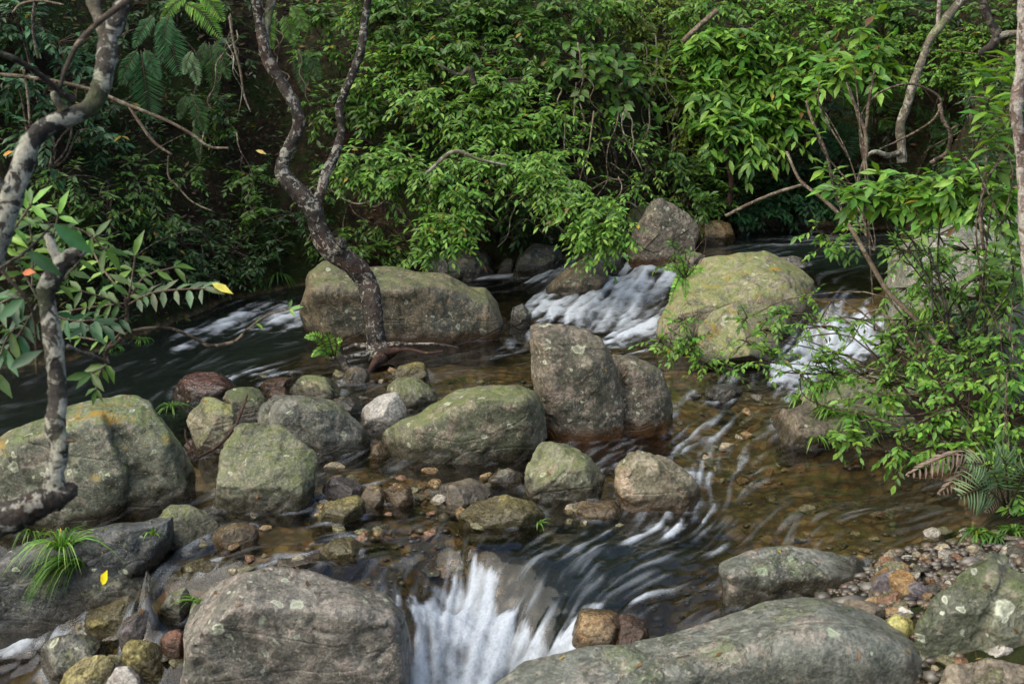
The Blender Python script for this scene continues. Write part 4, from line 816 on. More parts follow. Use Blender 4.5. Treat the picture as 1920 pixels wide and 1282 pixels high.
gt = grass('grass swept downstream by the little lower left fall', 150, 1062, 120, 110, spread=.4, lean=(-.85, -.35), trail=.75, D=4.95, kind='bright')
grass('dark wet grass hanging under the lichened log', 60, 1000, 60, 40, kind='mid', spread=1.2, trail=.4)
grass('tiny grass tuft left of the small dark mossy boulder', 287, 1003, 36, 18, kind='bright', D=5.55)
grass('short grass tuft on the left edge of the big front boulder', 372, 1130, 50, 22, spread=.8, lean=(-.7, -.2), kind='bright', D=4.75)
grass('grass tuft behind the huge left boulder beside the dark red rock', 322, 768, 45, 40, kind='mid', D=7.6, spread=1.3)
grass('bright grass blade cluster in the water beside the long olive stone', 1010, 985, 34, 9, lean=(.5, 0), kind='bright', D=5.62)
grass('grass hanging over the dark water at the left shore', 265, 640, 36, 30, kind='mid', spread=1.3, trail=.4)
grass('grass fringe on the left shore near the leaning stem', 215, 655, 36, 26, kind='mid', spread=1.2, trail=.4)
grass('tall grass tuft on the left bank above the riffle', 400, 545, 34, 30, kind='mid', spread=1.2, trail=.3)
grass('dark grass fringe just left of the long mossy boulder', 520, 520, 38, 44, kind='mid', spread=1.3, trail=.4)
grass('grass fringe on the bank behind the long mossy boulder', 605, 478, 36, 30, kind='mid', spread=1.3, trail=.3)
grass('dark grass under the drooping shrub behind the long mossy boulder', 745, 500, 50, 34, kind='dark', spread=1.2, trail=.3)
for i, (x, y, h, n, lab) in enumerate([(1540,735,46,34,'grass tuft at the foam, left end of the upper ledge slab'),(1580,710,34,26,'grass tuft standing on the upper ledge slab'),(1500,752,36,22,'arching grass tuft hanging off the ledge into the right pool'),(1600,790,48,60,'dense curved grass tuft on the middle ledge slab'),(1555,778,40,36,'grass tuft beside the dense curved one on the middle ledge'),(1660,750,36,26,'grass strip along the back of the middle ledge slab'),(1530,825,26,16,'small grass tuft at the pool end of the lowest slab'),
    (1740,600,64,60,'long grass draping down beside the right waterfall'),(1780,560,56,44,'grass clump below the pale flat topped boulder'),(1860,650,50,36,'grass under the right hand shrub by the dark hollow boulder'),(1830,1005,44,34,'fresh grass tuft at the edge of the gravel bar'),(1865,1015,40,28,'grass tuft right of the fresh one, under the bracken'),(1900,1000,40,26,'grass tuft at the right edge under the bracken'),(1720,880,30,14,'few grass blades leaning over the right pool')]):
    grass(lab, x, y, h * 1.45, int(n * 1.5), kind='bright' if i < 8 else 'mid', spread=1.2, trail=.2, wpx=5, D=None if y < 900 else 6.0)

# leaves, needles and twig ends caught on the stones
mb = MB(); nl = 0
for _ in range(420):
    x, y = random.uniform(0, 1900), random.uniform(560, 1270); r = ray(x, y); h = SC.ray_cast(DG, Vector((0, 0, CAM_H)), Vector(r / np.linalg.norm(r)))
    if not h[0] or h[4].name.startswith(('stream', 'grass')) or h[2].z < .35: continue
    p = np.array(h[1]); n = np.array(h[2]); t = np.cross(n, RNG.standard_normal(3)); L = RNG.uniform(.012, .05)
    if random.random() < .45: tw_into(mb, p[None] + n * .004, p[None] + n * .005 + nrm(t[None]) * L * 1.6, .0016, .001, (.06, .035, .02))
    else: leaves_into(mb, p[None] + n * .004, t[None], n[None], np.array([L]), np.array([L * .4]), np.array([random.choice([(.10,.05,.02),(.16,.09,.04),(.05,.03,.02),(.24,.18,.05)])]), T4)
tag(link('leaf_debris', mb.mesh('leaf_debris', DRY)), 'bits of leaf and twig caught on the stones', kind='stuff')
# crowns and undergrowth on the far bank, each shrub a thing
BG = 'shrubs of the far bank'
shrub('shrub', 'dense bushy shrub at top centre, its glossy leaves spread in flat tiers', 'shrub', (860, 250), [(760,40,90,50,60),(860,20,90,40,65),(950,60,90,50,75),(850,110,100,40,65),(1010,130,50,40,34),(930,-10,130,30,60),(1050,20,50,40,30),(740,110,40,40,20)], 16, kind='mid', group=BG, off=1.0, nobj=110, dens=1.75)
shrub('shrub', 'shrub with tiered sprays slanting down to the right across the middle of the bank', 'shrub', (900, 300), [(790,175,50,16,26),(850,205,60,18,34),(910,190,50,20,32),(960,240,70,18,36),(880,250,70,18,34),(940,150,60,24,30),(1020,215,35,20,18),(1040,290,50,18,22)], 16, kind='bright', group=BG, off=1.3, nobj=110, droop=.35, dens=1.6)
shrub('overhanging_shrub', 'shrub drooping over the water between the crooked tree and the pointed boulder', 'shrub', (930, 440), [(670,300,42,18,24),(720,325,50,20,32),(790,325,50,20,30),(850,355,50,20,30),(900,300,60,18,30),(975,315,60,20,36),(1035,345,50,20,34),(1085,385,46,26,38),(1135,420,34,36,40),(1105,440,26,26,20),(835,445,38,34,34),(845,405,40,26,28),(800,470,26,18,12),(730,290,30,14,14)], 16, kind='bright', group=BG, off=1.7, nobj=200, dens=1.6, droop=.45, fwd=.7)
shrub('shrub', 'open shrub of rounded greyish leaves above the hanging vines', 'shrub', (1150, 260), [(1060,70,30,16,12),(1100,100,30,16,12),(1140,125,40,20,16),(1175,170,40,20,16),(1110,150,30,20,12),(1200,130,30,20,12),(1150,80,40,30,14)], 24, ratio=.6, kind='mid', group=BG, off=1.0, nobj=60, K=6, dens=.8)
shrub('shrub', 'yellow green small leaved creeper shrub hanging beside the vines', 'shrub', (1260, 300), [(1180,30,40,30,36),(1215,80,30,34,38),(1240,130,30,34,38),(1270,165,30,34,36),(1240,20,40,30,30),(1290,220,26,30,26),(1300,260,30,30,24),(1210,-10,60,20,26)], 13, kind='yellow', group=BG, off=.9, nobj=40, K=9, tw=(.10, .2), T=T4)
shrub('large_leaved_shrub', 'shrub of large pointed drooping leaves left of the leaning pale trunk', 'shrub', (1420, 340), [(1320,85,45,24,22),(1380,75,50,24,26),(1440,90,50,26,28),(1500,110,45,26,24),(1360,130,50,26,28),(1430,150,55,28,30),(1490,170,45,26,24),(1330,180,40,26,22),(1400,205,50,26,28),(1455,230,45,26,24),(1350,230,40,26,16),(1400,270,36,24,14)], 26, ratio=.40, dens=1.8, kind='bright', group=BG, off=1.5, nobj=200, K=7, tw=(.18, .32), droop=.5)
shrub('shrub', 'bright feathery shrub along the top edge right of centre', 'shrub', (1430, 160), [(1310,20,50,24,36),(1380,5,60,24,40),(1440,35,50,22,36),(1500,15,50,24,40),(1560,40,45,24,36),(1590,5,30,24,20),(1530,75,30,18,18)], 16, kind='bright', group=BG, off=1.6, nobj=50, T=T4)
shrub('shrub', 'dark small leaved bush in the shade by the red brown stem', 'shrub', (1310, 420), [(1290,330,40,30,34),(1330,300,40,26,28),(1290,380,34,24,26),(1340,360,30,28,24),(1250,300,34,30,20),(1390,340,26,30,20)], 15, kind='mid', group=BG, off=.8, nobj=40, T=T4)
shrub('shrub', 'dark glossy bush at the water\'s edge on the far upper shore', 'shrub', (1500, 425), [(1420,385,40,16,26),(1470,370,40,18,28),(1530,375,40,18,28),(1580,385,40,16,24),(1640,375,34,16,20),(1380,400,24,12,12)], 16, kind='blue', group=BG, off=.6, nobj=40, T=T4)
shrub('fine_leaved_bush', 'fine leaved airy bush behind the leaning pale trunk', 'shrub', (1760, 240), [(1700,90,36,24,44),(1750,70,34,24,44),(1800,100,40,24,50),(1770,140,44,24,50),(1830,70,30,24,34),(1720,150,30,20,30),(1840,140,34,26,30)], 9, ratio=.6, kind='bright', group=BG, off=.9, nobj=0, T=T4, tw=(.08, .16), K=10)
shrub('shrub', 'dark sparse shrub behind the forked trunk in the upper left', 'shrub', (90, 320), [(40,50,50,30,18),(110,80,50,30,18),(20,140,40,30,14),(90,170,40,26,14),(60,250,50,26,14),(150,130,36,30,12),(20,20,50,30,12),(190,250,40,30,10)], 22, kind='blue', group=BG, off=.6, nobj=40)
shrub('shrub', 'leafy sprays seen through the fork of the crooked tree', 'shrub', (640, 230), [(620,30,40,26,20),(600,90,36,26,20),(670,150,30,26,16),(600,200,30,26,14),(720,60,36,30,20),(570,20,30,20,12),(690,200,36,26,18),(720,250,30,20,12)], 18, kind='mid', group=BG, off=.8, nobj=40, T=T4)
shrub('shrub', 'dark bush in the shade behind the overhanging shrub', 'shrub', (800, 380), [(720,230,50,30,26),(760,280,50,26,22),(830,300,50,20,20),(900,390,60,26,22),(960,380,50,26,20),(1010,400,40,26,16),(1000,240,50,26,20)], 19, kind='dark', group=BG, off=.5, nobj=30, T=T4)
shrub('shrub', 'broad leaved plant rising behind the large leaved shrub, top right of it', 'shrub', (1650, 300), [(1610,110,26,16,12),(1640,90,22,14,8),(1600,60,30,20,10),(1650,140,24,18,8),(1560,130,30,16,10)], 34, kind='bright', group=BG, off=1.9, nobj=50, K=6, odd=.06)
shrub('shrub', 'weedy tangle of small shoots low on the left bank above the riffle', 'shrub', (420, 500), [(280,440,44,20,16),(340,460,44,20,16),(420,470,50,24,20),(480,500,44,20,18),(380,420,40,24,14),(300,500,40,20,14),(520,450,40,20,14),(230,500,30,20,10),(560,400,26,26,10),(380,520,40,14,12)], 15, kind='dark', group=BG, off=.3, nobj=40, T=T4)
shrub('shrub', 'little glossy shrub of upright sprigs right of the hanging fern fronds', 'shrub', (420, 310), [(400,190,22,14,8),(420,240,24,14,8),(465,330,26,20,14),(480,400,24,20,12),(350,330,26,16,8),(260,310,30,20,8)], 16, kind='mid', group=BG, off=.35, nobj=30, T=T4)
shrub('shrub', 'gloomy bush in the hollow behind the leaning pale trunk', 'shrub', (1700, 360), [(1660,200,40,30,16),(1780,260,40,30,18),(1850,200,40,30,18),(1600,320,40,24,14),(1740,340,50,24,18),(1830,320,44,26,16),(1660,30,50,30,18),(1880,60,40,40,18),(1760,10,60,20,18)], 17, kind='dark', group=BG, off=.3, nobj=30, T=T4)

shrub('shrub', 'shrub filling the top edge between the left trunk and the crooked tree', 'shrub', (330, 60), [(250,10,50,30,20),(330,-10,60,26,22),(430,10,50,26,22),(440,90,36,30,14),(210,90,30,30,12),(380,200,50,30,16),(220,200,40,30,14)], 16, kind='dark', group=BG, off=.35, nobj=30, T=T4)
shrub('shrub', 'light green sprays along the top edge right of the crooked tree', 'shrub', (720, 120), [(700,0,50,24,26),(760,-10,50,24,26),(820,80,60,24,24),(780,110,50,24,24),(720,140,40,30,18),(1110,10,50,24,26),(1160,-10,50,24,24)], 16, kind='bright', group=BG, off=1.1, nobj=50, T=T4, dens=1.4)
shrub('shrub', 'airy yellow green shrub over the vine tangle', 'shrub', (1150, 330), [(1060,180,40,24,20),(1100,220,40,26,20),(1150,260,44,26,20),(1210,240,40,26,20),(1220,320,40,26,18),(1080,330,30,20,14),(1180,350,40,24,16)], 14, kind='bright', group=BG, off=.7, nobj=40, T=T4, dens=.6)
shrub('shrub', 'leafy mass along the top edge above the leaning pale trunk', 'shrub', (1650, 120), [(1640,0,50,26,26),(1700,30,50,26,22),(1800,10,50,26,22),(1870,20,50,30,22),(1900,110,40,30,20),(1660,100,40,30,18),(1820,150,40,26,18)], 16, kind='mid', group=BG, off=.7, nobj=40, T=T4, dens=1.3)
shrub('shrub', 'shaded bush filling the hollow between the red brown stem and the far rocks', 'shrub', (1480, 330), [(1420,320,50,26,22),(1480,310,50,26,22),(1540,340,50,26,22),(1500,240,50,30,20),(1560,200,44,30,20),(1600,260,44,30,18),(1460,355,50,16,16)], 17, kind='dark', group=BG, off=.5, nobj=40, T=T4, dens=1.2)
shrub('shrub', 'leafy twigs dangling behind the horizontal twig on the left bank', 'shrub', (200, 420), [(120,330,44,26,14),(190,380,44,26,16),(250,350,40,26,14),(300,400,40,24,14),(160,460,44,24,14),(90,420,40,26,12)], 17, kind='mid', group=BG, off=.5, nobj=40, T=T4)
shrub('shrub', 'mossy little bush on the bank just above the long mossy boulder', 'shrub', (650, 470), [(620,440,34,20,16),(680,470,36,16,16),(740,460,36,20,16),(600,350,34,26,12),(700,420,36,20,12)], 14, kind='mid', group=BG, off=.25, nobj=40, T=T4)

# what nobody could count: small growth and fallen leaves over the bank
def scatter_px(n, box, off=0.0):
    xs = RNG.uniform(box[0], box[2], n); ys = RNG.uniform(box[1], box[3], n); return xs, ys
bx, by_, bq = fan(200, 260, 8.5, 24, .6)
bz = GROUND(bx.ravel(), by_.ravel()); bs = shore_dist(bx.ravel(), by_.ravel()); BP = np.stack([bx.ravel(), by_.ravel(), bz], -1)
cell = bx.shape
gn = np.stack(np.gradient(bz.reshape(cell)), -1)
ok = (bs > .08) & (bz < 9); idx = np.nonzero(ok)[0]
wgt = (BP[idx, 1] ** -.5); wgt /= wgt.sum()
def bank_pts(n):
    k = RNG.choice(idx, n, p=wgt); p = BP[k] + RNG.standard_normal((n, 3)) * [.05, .05, 0]; p[:, 2] = GROUND(p[:, 0], p[:, 1]); return p
mb = MB(); P = bank_pts(24000); dn = vnoise(P * 1.3, 77); P = P[dn > -.35]; n = len(P)
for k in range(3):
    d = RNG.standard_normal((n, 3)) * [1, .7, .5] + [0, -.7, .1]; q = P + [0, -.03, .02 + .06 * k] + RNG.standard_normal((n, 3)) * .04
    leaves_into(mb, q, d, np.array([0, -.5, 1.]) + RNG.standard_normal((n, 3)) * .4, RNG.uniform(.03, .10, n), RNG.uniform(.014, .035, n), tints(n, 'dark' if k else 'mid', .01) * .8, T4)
P_ = None
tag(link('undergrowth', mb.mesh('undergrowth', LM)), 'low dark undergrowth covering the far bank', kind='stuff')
mb = MB(); P = bank_pts(6000); n = len(P)
dry = np.array([(.10, .055, .025), (.16, .10, .05), (.06, .035, .02), (.20, .13, .08)])[RNG.integers(0, 4, n)]
leaves_into(mb, P + [0, -.01, .01], RNG.standard_normal((n, 3)) * [1, .6, .7], np.array([0, -.7, .8]) + RNG.standard_normal((n, 3)) * .4, RNG.uniform(.04, .10, n), RNG.uniform(.02, .045, n), dry, T4)
tag(link('leaf_litter', mb.mesh('leaf_litter', DRY)), 'brown fallen leaves lying over the bank', kind='stuff')

# tall forest above and beyond the frame's top edge, so that the water mirrors trees: built as one far wood
mb = MB(); n = 9000
P = np.stack([RNG.uniform(-15, 16, n), RNG.uniform(17.5, 24, n), RNG.uniform(4.2, 12, n)], -1); d = RNG.standard_normal((n, 3)) + [0, -.4, -.3]
leaves_into(mb, P, d, np.array([0, -.4, 1.]) + RNG.standard_normal((n, 3)) * .5, RNG.uniform(.22, .42, n), RNG.uniform(.12, .2, n), tints(n, 'dark'), T4)
tag(link('forest', mb.mesh('forest', LD)), 'leafy forest mass higher up the slope', kind='stuff')

# ------------------------------------------------------------------ ferns
def frond_mesh(p0, p1, wid, npair, kind, mat, origin, bow=.18, face=(0, -.8, .6), taper=.8, pw=.10, tint=None, stalk=.06, dr=.25):
    p0, p1 = np.asarray(p0), np.asarray(p1); L = np.linalg.norm(p1 - p0); face = nrm(np.array(face, float))
    mid = (p0 + p1) / 2 + np.array([0, -.25, 1.]) * L * bow
    c = spline([p0, mid, p1], 20); mb = MB()
    rr = np.linspace(.006, .0012, 7)[:, None]; sp = spline([p0, mid, p1], 7); v, q, t = tube(np.hstack([sp, rr]), 4, 8)
    mb.add(v, t=t, q=q, c=(.07, .06, .025))
    s = np.linspace(stalk, .985, npair); pos = np.array([np.interp(s, np.linspace(0, 1, 20), c[:, i]) for i in range(3)]).T
    tg = nrm(np.gradient(pos, axis=0)); sd = nrm(np.cross(tg, face)); prof = np.sin(np.pi * np.clip(s, 0, 1) ** taper) ** .6 * wid / 2
    for sg in (1, -1):
        l = np.maximum(prof, .01) * RNG.uniform(.9, 1.08, npair); d = sd * sg + tg * .45 + RNG.standard_normal((npair, 3)) * .06 + np.array([0, 0, -dr])
        nn = np.cross(sd, tg) * 1.0; nn = nn * np.sign((nn @ face))[:, None]
        leaves_into(mb, pos, d, nn + RNG.standard_normal((npair, 3)) * .12, l, np.full(npair, L / npair * pw * 10), (tints(npair, kind, 0) * 1.25 if tint is None else np.array(tint) * RNG.uniform(.7, 1.2, (npair, 1))), T8)
    return mb.mesh('frond', mat, origin)
def fern(name, label, base, fronds, D=None, off=1.0, kind='blue', cat='fern', group=None, npair=26, mat=None, tint=None, **kw):
    d0 = D or max(7, float(hitG(*base)[1]) - off); b = PD(base[0], base[1], d0); root = thing(name, label, cat, b, group)
    for f in fronds:
        x0, y0, x1, y1, w = f[:5]; dd = f[5] if len(f) > 5 else -.12
        link('frond', frond_mesh(PD(x0, y0, d0), PD(x1, y1, d0 + dd), w / FPX * d0, npair, kind, mat or LD, b, tint=tint, **kw), root)
    return root
FOFF = .9
FG = 'hanging ferns on the dark left bank'
fern('fern', 'fern with two long bluish fronds hanging straight down in the upper left', (305, 30), [(300,32,338,142,76),(318,25,300,120,50),(290,28,250,90,40)], group=FG, bow=.1, npair=30)
fern('fern', 'bright fern spreading at the top edge above the bluish hanging one', (372, -10), [(345,5,415,72,50),(372,-10,420,40,44),(350,-5,300,45,40)], group=FG, kind='bright', bow=.14)
fern('fern', 'lowest and broadest hanging fern frond left, over the bare earth', (262, 92), [(264,95,282,225,84),(258,92,225,160,44),(270,92,300,150,36)], group=FG, npair=34, bow=.08)
fern('fern', 'small grey green fern frond hanging between the larger ones', (352, 98), [(352,98,372,160,36),(360,95,345,140,28)], group=FG, bow=.1, kind='pale')
fern('fern', 'narrow dark fern fronds hanging left of the crooked trunk', (395, 75), [(392,80,405,178,44),(402,78,430,150,36),(385,78,372,140,30)], group=FG, bow=.1, kind='dark')
fern('fern', 'withered looking fern frond hanging low above the left riffle bank', (360, 175), [(358,175,385,250,44),(365,238,375,300,26),(350,178,335,225,30)], group=FG, bow=.1, kind='dark')
fern('fern', 'fern fronds hanging right behind the crooked trunk near the top', (520, 20), [(500,18,510,92,38),(530,30,552,85,40),(545,10,575,60,36),(520,20,480,60,30)], group=FG, bow=.12, kind='mid')
fern('fern', 'fern fronds hanging between the two forks of the crooked tree', (565, 90), [(560,92,570,172,40),(572,95,600,150,34)], group=FG, bow=.12, kind='dark')
PG = 'palm like ferns in the right hand hollow'
fern('palm_fern', 'feathery palm fern arching left of the leaning pale trunk', (1650, 220), [(1660,215,1700,165,60,-.2),(1645,215,1590,160,60,-.2),(1640,220,1560,190,56),(1650,225,1665,240,50)], group=PG, kind='mid', off=.6, npair=20, bow=.25)
fern('palm_fern', 'feathery palm fern low in the hollow behind thin stems', (1580, 290), [(1580,290,1540,245,54),(1580,290,1600,240,54),(1575,295,1520,280,50),(1585,290,1630,262,50),(1580,290,1570,235,50)], group=PG, kind='blue', off=.6, npair=18, bow=.2)
fern('palm_fern', 'dark palm fern just right of the leaning trunk\'s foot', (1740, 250), [(1740,250,1780,215,50),(1740,252,1800,250,50),(1735,250,1720,205,46)], group=PG, kind='dark', off=.4, npair=18, bow=.2)
fern('palm_fern', 'dim palm fern at the very top right of the hollow', (1700, 20), [(1700,15,1760,40,60),(1695,18,1650,50,60),(1700,15,1690,60,50)], group=PG, kind='dark', off=.4, npair=20, bow=.15)
fern('fern', 'bright fern tuft growing at the left side of the lime green boulder', (1283, 520), [(1283,520,1245,505,24,-.1),(1283,520,1262,545,24,-.15),(1285,522,1285,560,22,-.15),(1288,518,1320,508,22,-.1),(1284,520,1255,570,22,-.2),(1285,515,1270,482,20)], D=9.3, kind='bright', npair=14, bow=.25, pw=.13)
fern('fern', 'small fern sprig by the foot of the crooked tree', (625, 668), [(622,668,572,632,26,-.1),(622,670,585,668,24,-.15),(625,666,610,630,24,-.1),(628,668,640,640,20)], D=9.1, kind='bright', npair=14, bow=.3, pw=.13)
fern('bracken', 'green bracken arching over the right pool at the lower right', (1895, 955), [(1885,950,1800,930,120,-.1),(1885,945,1815,868,110,-.1),(1890,940,1868,850,110,-.1),(1895,950,1930,880,100)], D=5.6, kind='pale', npair=13, bow=.25, pw=.05, stalk=.25)
fern('dead_bracken', 'withered pinkish bracken hanging beside the green one', (1870, 880), [(1862,880,1700,890,80,-.1),(1860,885,1760,925,70,-.1),(1880,900,1850,960,60,-.1),(1885,895,1900,985,60,-.1),(1870,880,1740,868,60)], D=5.75, mat=DRY, tint=(.20, .15, .12), npair=16, bow=.2, pw=.05, dr=.9)

# ------------------------------------------------------------------ trees, branches, vines
def limb(name, pts, mat, root=None, sides=10, seg=None, knob=.12, detail=.05, origin=None, seed=0):
    P = []
    for x, y, d, r in pts: P.append((*PD(x, y, d), r / FPX * d))
    v, q, t = tube(P, sides, seg or len(P) * 6, knob, seed, detail); o0 = np.array(root.location) if root else np.array(P[0][:3])
    return link(name, mk_mesh(name, v - o0, t, q, None, BARK[mat]), root, loc=None if root else o0)
tr = thing('tree', 'blurred near tree with pale and black elbowed trunk at the upper left', 'tree', PD(-20, 470, 2.8))
limb('trunk', [(-25,500,2.8,27.5),(2,425,2.8,24.1),(22,370,2.82,21.5),(42,315,2.85,21.5),(62,262,2.88,18.9),(100,232,2.92,16.3),(140,216,2.95,15.5),(172,196,2.98,16.3),(190,160,3.0,18.1),(200,110,3.03,19.8),(208,62,3.06,18.9),(225,20,3.1,14.6),(246,-40,3.15,12.9)], 'mottled', tr, 16, 130, .16, .07, seed=3)
limb('branch', [(203,80,3.04,13.8),(188,40,3.06,12.0),(176,10,3.08,12.0),(168,-30,3.1,11.2)], 'pale', tr, 12, 40, .15, .06, seed=4)
limb('branch', [(140,190,2.93,7.7),(105,165,2.9,6.0),(60,130,2.86,5.2),(20,108,2.82,5.2),(-30,92,2.78,5.2)], 'dark', tr, 8, 40)
limb('branch', [(112,165,2.9,4.3),(125,125,2.92,4.3),(150,78,2.95,5.2),(190,38,3,5.2),(230,8,3.05,6.0),(265,-20,3.1,6.9)], 'brown', tr, 8, 40)
limb('branch', [(120,205,2.93,10.3),(108,190,2.92,7.7),(99,174,2.91,6.0)], 'pale', tr, 8, 14)
limb('branch', [(15,355,2.8,9.5),(2,345,2.8,7.7),(-20,325,2.78,7.7)], 'mottled', tr, 8, 14)
tr = thing('lichened_stem', 'pale lichen crusted stem rising from a dead log at the left edge', 'tree', PD(-40, 990, 2.7))
limb('log', [(-60,992,2.66,29.2),(0,972,2.68,29.2),(60,948,2.7,27.5),(105,930,2.72,24.1),(140,915,2.74,15.5)], 'crooked', tr, 16, 70, .22, .12, seed=8)
limb('stem', [(105,940,2.72,25.8),(102,890,2.73,19.8),(112,845,2.74,18.9),(104,800,2.75,18.9),(108,740,2.78,18.9),(105,680,2.8,17.2),(98,630,2.82,17.2),(92,585,2.85,17.2),(88,550,2.87,18.1),(100,520,2.88,17.2),(118,495,2.9,14.6),(138,478,2.9,13.8),(156,468,2.89,9.5)], 'mottled', tr, 16, 130, .16, .09, seed=9)
limb('stub', [(118,500,2.9,11.2),(100,470,2.92,9.5),(92,440,2.94,7.7)], 'mottled', tr, 10, 16, .2)
limb('side_branch', [(128,650,2.85,5.2),(150,660,2.95,4.3),(175,668,3.1,5.2),(203,680,3.2,3.4)], 'pale', tr, 8, 24)
limb('bark_flake', [(120,828,2.70,1.7),(132,826,2.68,3.4),(142,826,2.67,1.7)], 'red', tr, 5, 6)
tr = thing('crooked_tree', 'crooked forking tree with dark trunk leaning from beside the long mossy boulder', 'tree', PD(712, 668, 9.3))
limb('trunk', [(716,672,9.25,29.2),(708,645,9.3,22.4),(702,610,9.3,19.8),(696,570,9.35,19.8),(686,530,9.4,21.5),(668,500,9.4,22.4),(640,482,9.4,20.6),(614,462,9.4,21.5),(598,432,9.4,18.9),(590,400,9.4,17.2),(570,372,9.4,16.3),(545,345,9.4,15.5),(528,318,9.4,14.6),(538,285,9.4,12.0),(556,250,9.4,11.2),(560,222,9.4,11.2),(548,190,9.4,12.0),(525,150,9.4,11.2),(503,115,9.4,10.3),(492,70,9.4,9.5),(484,20,9.4,9.5),(478,-40,9.4,9.5)], 'crooked', tr, 16, 200, .17, .08, seed=11)
limb('branch', [(588,398,9.4,12.9),(600,365,9.42,10.3),(612,325,9.45,9.5),(630,285,9.5,9.5),(640,245,9.5,7.7),(636,205,9.5,7.7),(648,170,9.5,7.7),(664,130,9.5,7.7),(678,90,9.5,8.6),(682,50,9.5,7.7),(690,0,9.5,6.9),(694,-40,9.5,6.9)], 'crooked', tr, 12, 90, .15, .06, seed=12)
limb('branch', [(500,105,9.4,6.9),(498,60,9.42,7.7),(505,20,9.45,7.7),(515,-30,9.5,7.7)], 'pale', tr, 10, 30, .15, .05)
limb('knot', [(632,470,9.3,12.9),(640,458,9.25,11.2),(636,450,9.2,6.9)], 'crooked', tr, 10, 10, .2)
for k, pts in enumerate([[(712,655,9.3,11.2),(740,645,9.25,5.2),(775,645,9.2,2.6),(820,645,9.2,2.6),(860,652,9.2,1.7)],[(705,660,9.25,12.0),(680,665,9.2,6.0),(640,670,9.15,3.4),(610,672,9.1,2.6)],[(715,668,9.2,13.8),(702,682,9.1,6.9),(690,700,9.0,3.4)],[(725,660,9.2,8.6),(765,655,9.15,3.4),(800,662,9.1,2.6),(830,658,9.1,1.7)],[(700,650,9.35,8.6),(670,648,9.4,5.2),(645,655,9.4,3.4)]]):
    limb('root', pts, 'red' if k in (2, 3) else 'crooked', tr, 8, 24, .2)
tag(limb('driftwood', [(618,640,9.3,1.7),(628,655,9.25,4.3),(640,675,9.1,7.7),(652,695,9.0,8.6)], 'dark', None, 8, 20), 'black dead stick poking out of the water beside the crooked tree', 'stick')
tr = thing('leaning_tree', 'pale slender trunk leaning to the upper right in the hollow', 'tree', PD(1690, 300, 11.))
limb('trunk', [(1692,305,11,9.4),(1690,270,11,8.6),(1688,235,11,8.6),(1700,200,11,7.9),(1712,160,11,7.9),(1728,115,11,7.2),(1742,78,11,7.2),(1765,45,11,7.9),(1790,15,11,7.9),(1830,-30,11,8.6)], 'pale', tr, 12, 90, .12, .05, seed=21)
limb('branch', [(1758,55,11,3.6),(1760,20,11,3.6),(1763,-20,11,3.6)], 'pink', tr, 8, 12)
limb('branch', [(1692,285,11,6.5),(1665,292,10.9,5.8),(1640,285,10.8,4.3),(1622,300,10.8,3.6),(1608,345,10.9,3.6),(1600,400,11,3.6)], 'pale', tr, 8, 18)
THIN = 'thin bare stems and branches'
def thin(label, pts, mat='tan', name='bare_branch', cat='branch', group=THIN, sides=6):
    return tag(limb(name, pts, mat, None, sides, len(pts) * 5, .1, 0), label, cat, group)
thin('hooped tan branch arching round the leaning pale trunk', [(1625,318,10.6,2.4),(1614,275,10.6,2),(1616,215,10.6,2),(1650,174,10.5,2),(1700,158,10.5,2),(1736,166,10.5,2.2),(1764,188,10.5,2.4),(1752,222,10.5,2.2),(1712,250,10.6,2.2),(1650,280,10.6,2)], 'brown')
thin('twisting brown stem hanging right of the hooped branch', [(1762,195,10.5,4),(1768,225,10.5,4),(1782,250,10.5,4),(1775,285,10.6,4),(1745,305,10.6,4)], 'brown')
thin('mossy bent branch with a pale tip, upper right corner', [(1838,-20,9.,9),(1850,30,9.,8),(1868,62,9,8),(1860,85,9,8),(1838,100,9,7)], 'dark')
thin('pale end of a branch reaching right under the top right corner', [(1868,70,9,7),(1890,64,9,6),(1915,62,9,6)], 'pale')
thin('long thin brown branch crossing in front of the right waterfall', [(1475,285,7.6,2.5),(1500,338,7.5,3),(1545,375,7.4,3.5),(1588,418,7.2,4),(1625,480,7.1,4.5),(1660,540,7.,5),(1680,562,6.9,5),(1720,602,6.8,5),(1760,650,6.7,6),(1830,690,6.5,7)], 'tan')
thin('forked thin stem rising beside the large leaved shrub', [(1588,418,7.3,3),(1565,360,7.4,3),(1550,290,7.5,3),(1522,225,7.6,3),(1512,190,7.7,2)], 'brown')
thin('upright thin stem with a bare tip in front of the hollow', [(1622,320,8,3),(1625,270,8,3),(1618,235,8,3),(1600,190,8,3),(1588,155,8,2)], 'tan')
thin('second upright thin stem leaning right before the hollow', [(1622,320,8.1,3),(1622,270,8.1,3),(1628,200,8.1,3),(1640,130,8.1,2)], 'brown')
thin('thin stem running diagonally over the far rocks', [(1360,405,11,3),(1410,380,11,3),(1460,360,11,3),(1510,345,11,3)], 'tan')
thin('long horizontal twig crossing behind the near trunk on the left', [(-20,138,5,3),(60,146,5,3.5),(160,165,5,3.5),(240,197,5,3.5),(310,225,5,3),(360,252,5,3),(392,275,5,2.5),(428,278,5,2)], 'tan')
thin('kinked twig dropping from the horizontal one on the left', [(242,200,5,3),(265,235,5,3),(290,268,5,3),(322,290,5,2.5)], 'tan')
thin('thin green stem hanging below the kinked twig', [(316,292,5,2),(316,330,5,2),(334,350,5,2),(360,378,5,1.5),(402,398,5,1.5)], 'brown')
thin('dangling thin root left of the crooked tree', [(430,30,9,2.5),(438,80,9,2.5),(450,130,9,2.5),(458,180,9,2),(470,210,9,1.5)], 'tan')
thin('upright thin stem at far left crossed by twigs', [(44,130,5,2.5),(52,180,5,2.5),(56,235,5,2)], 'tan')
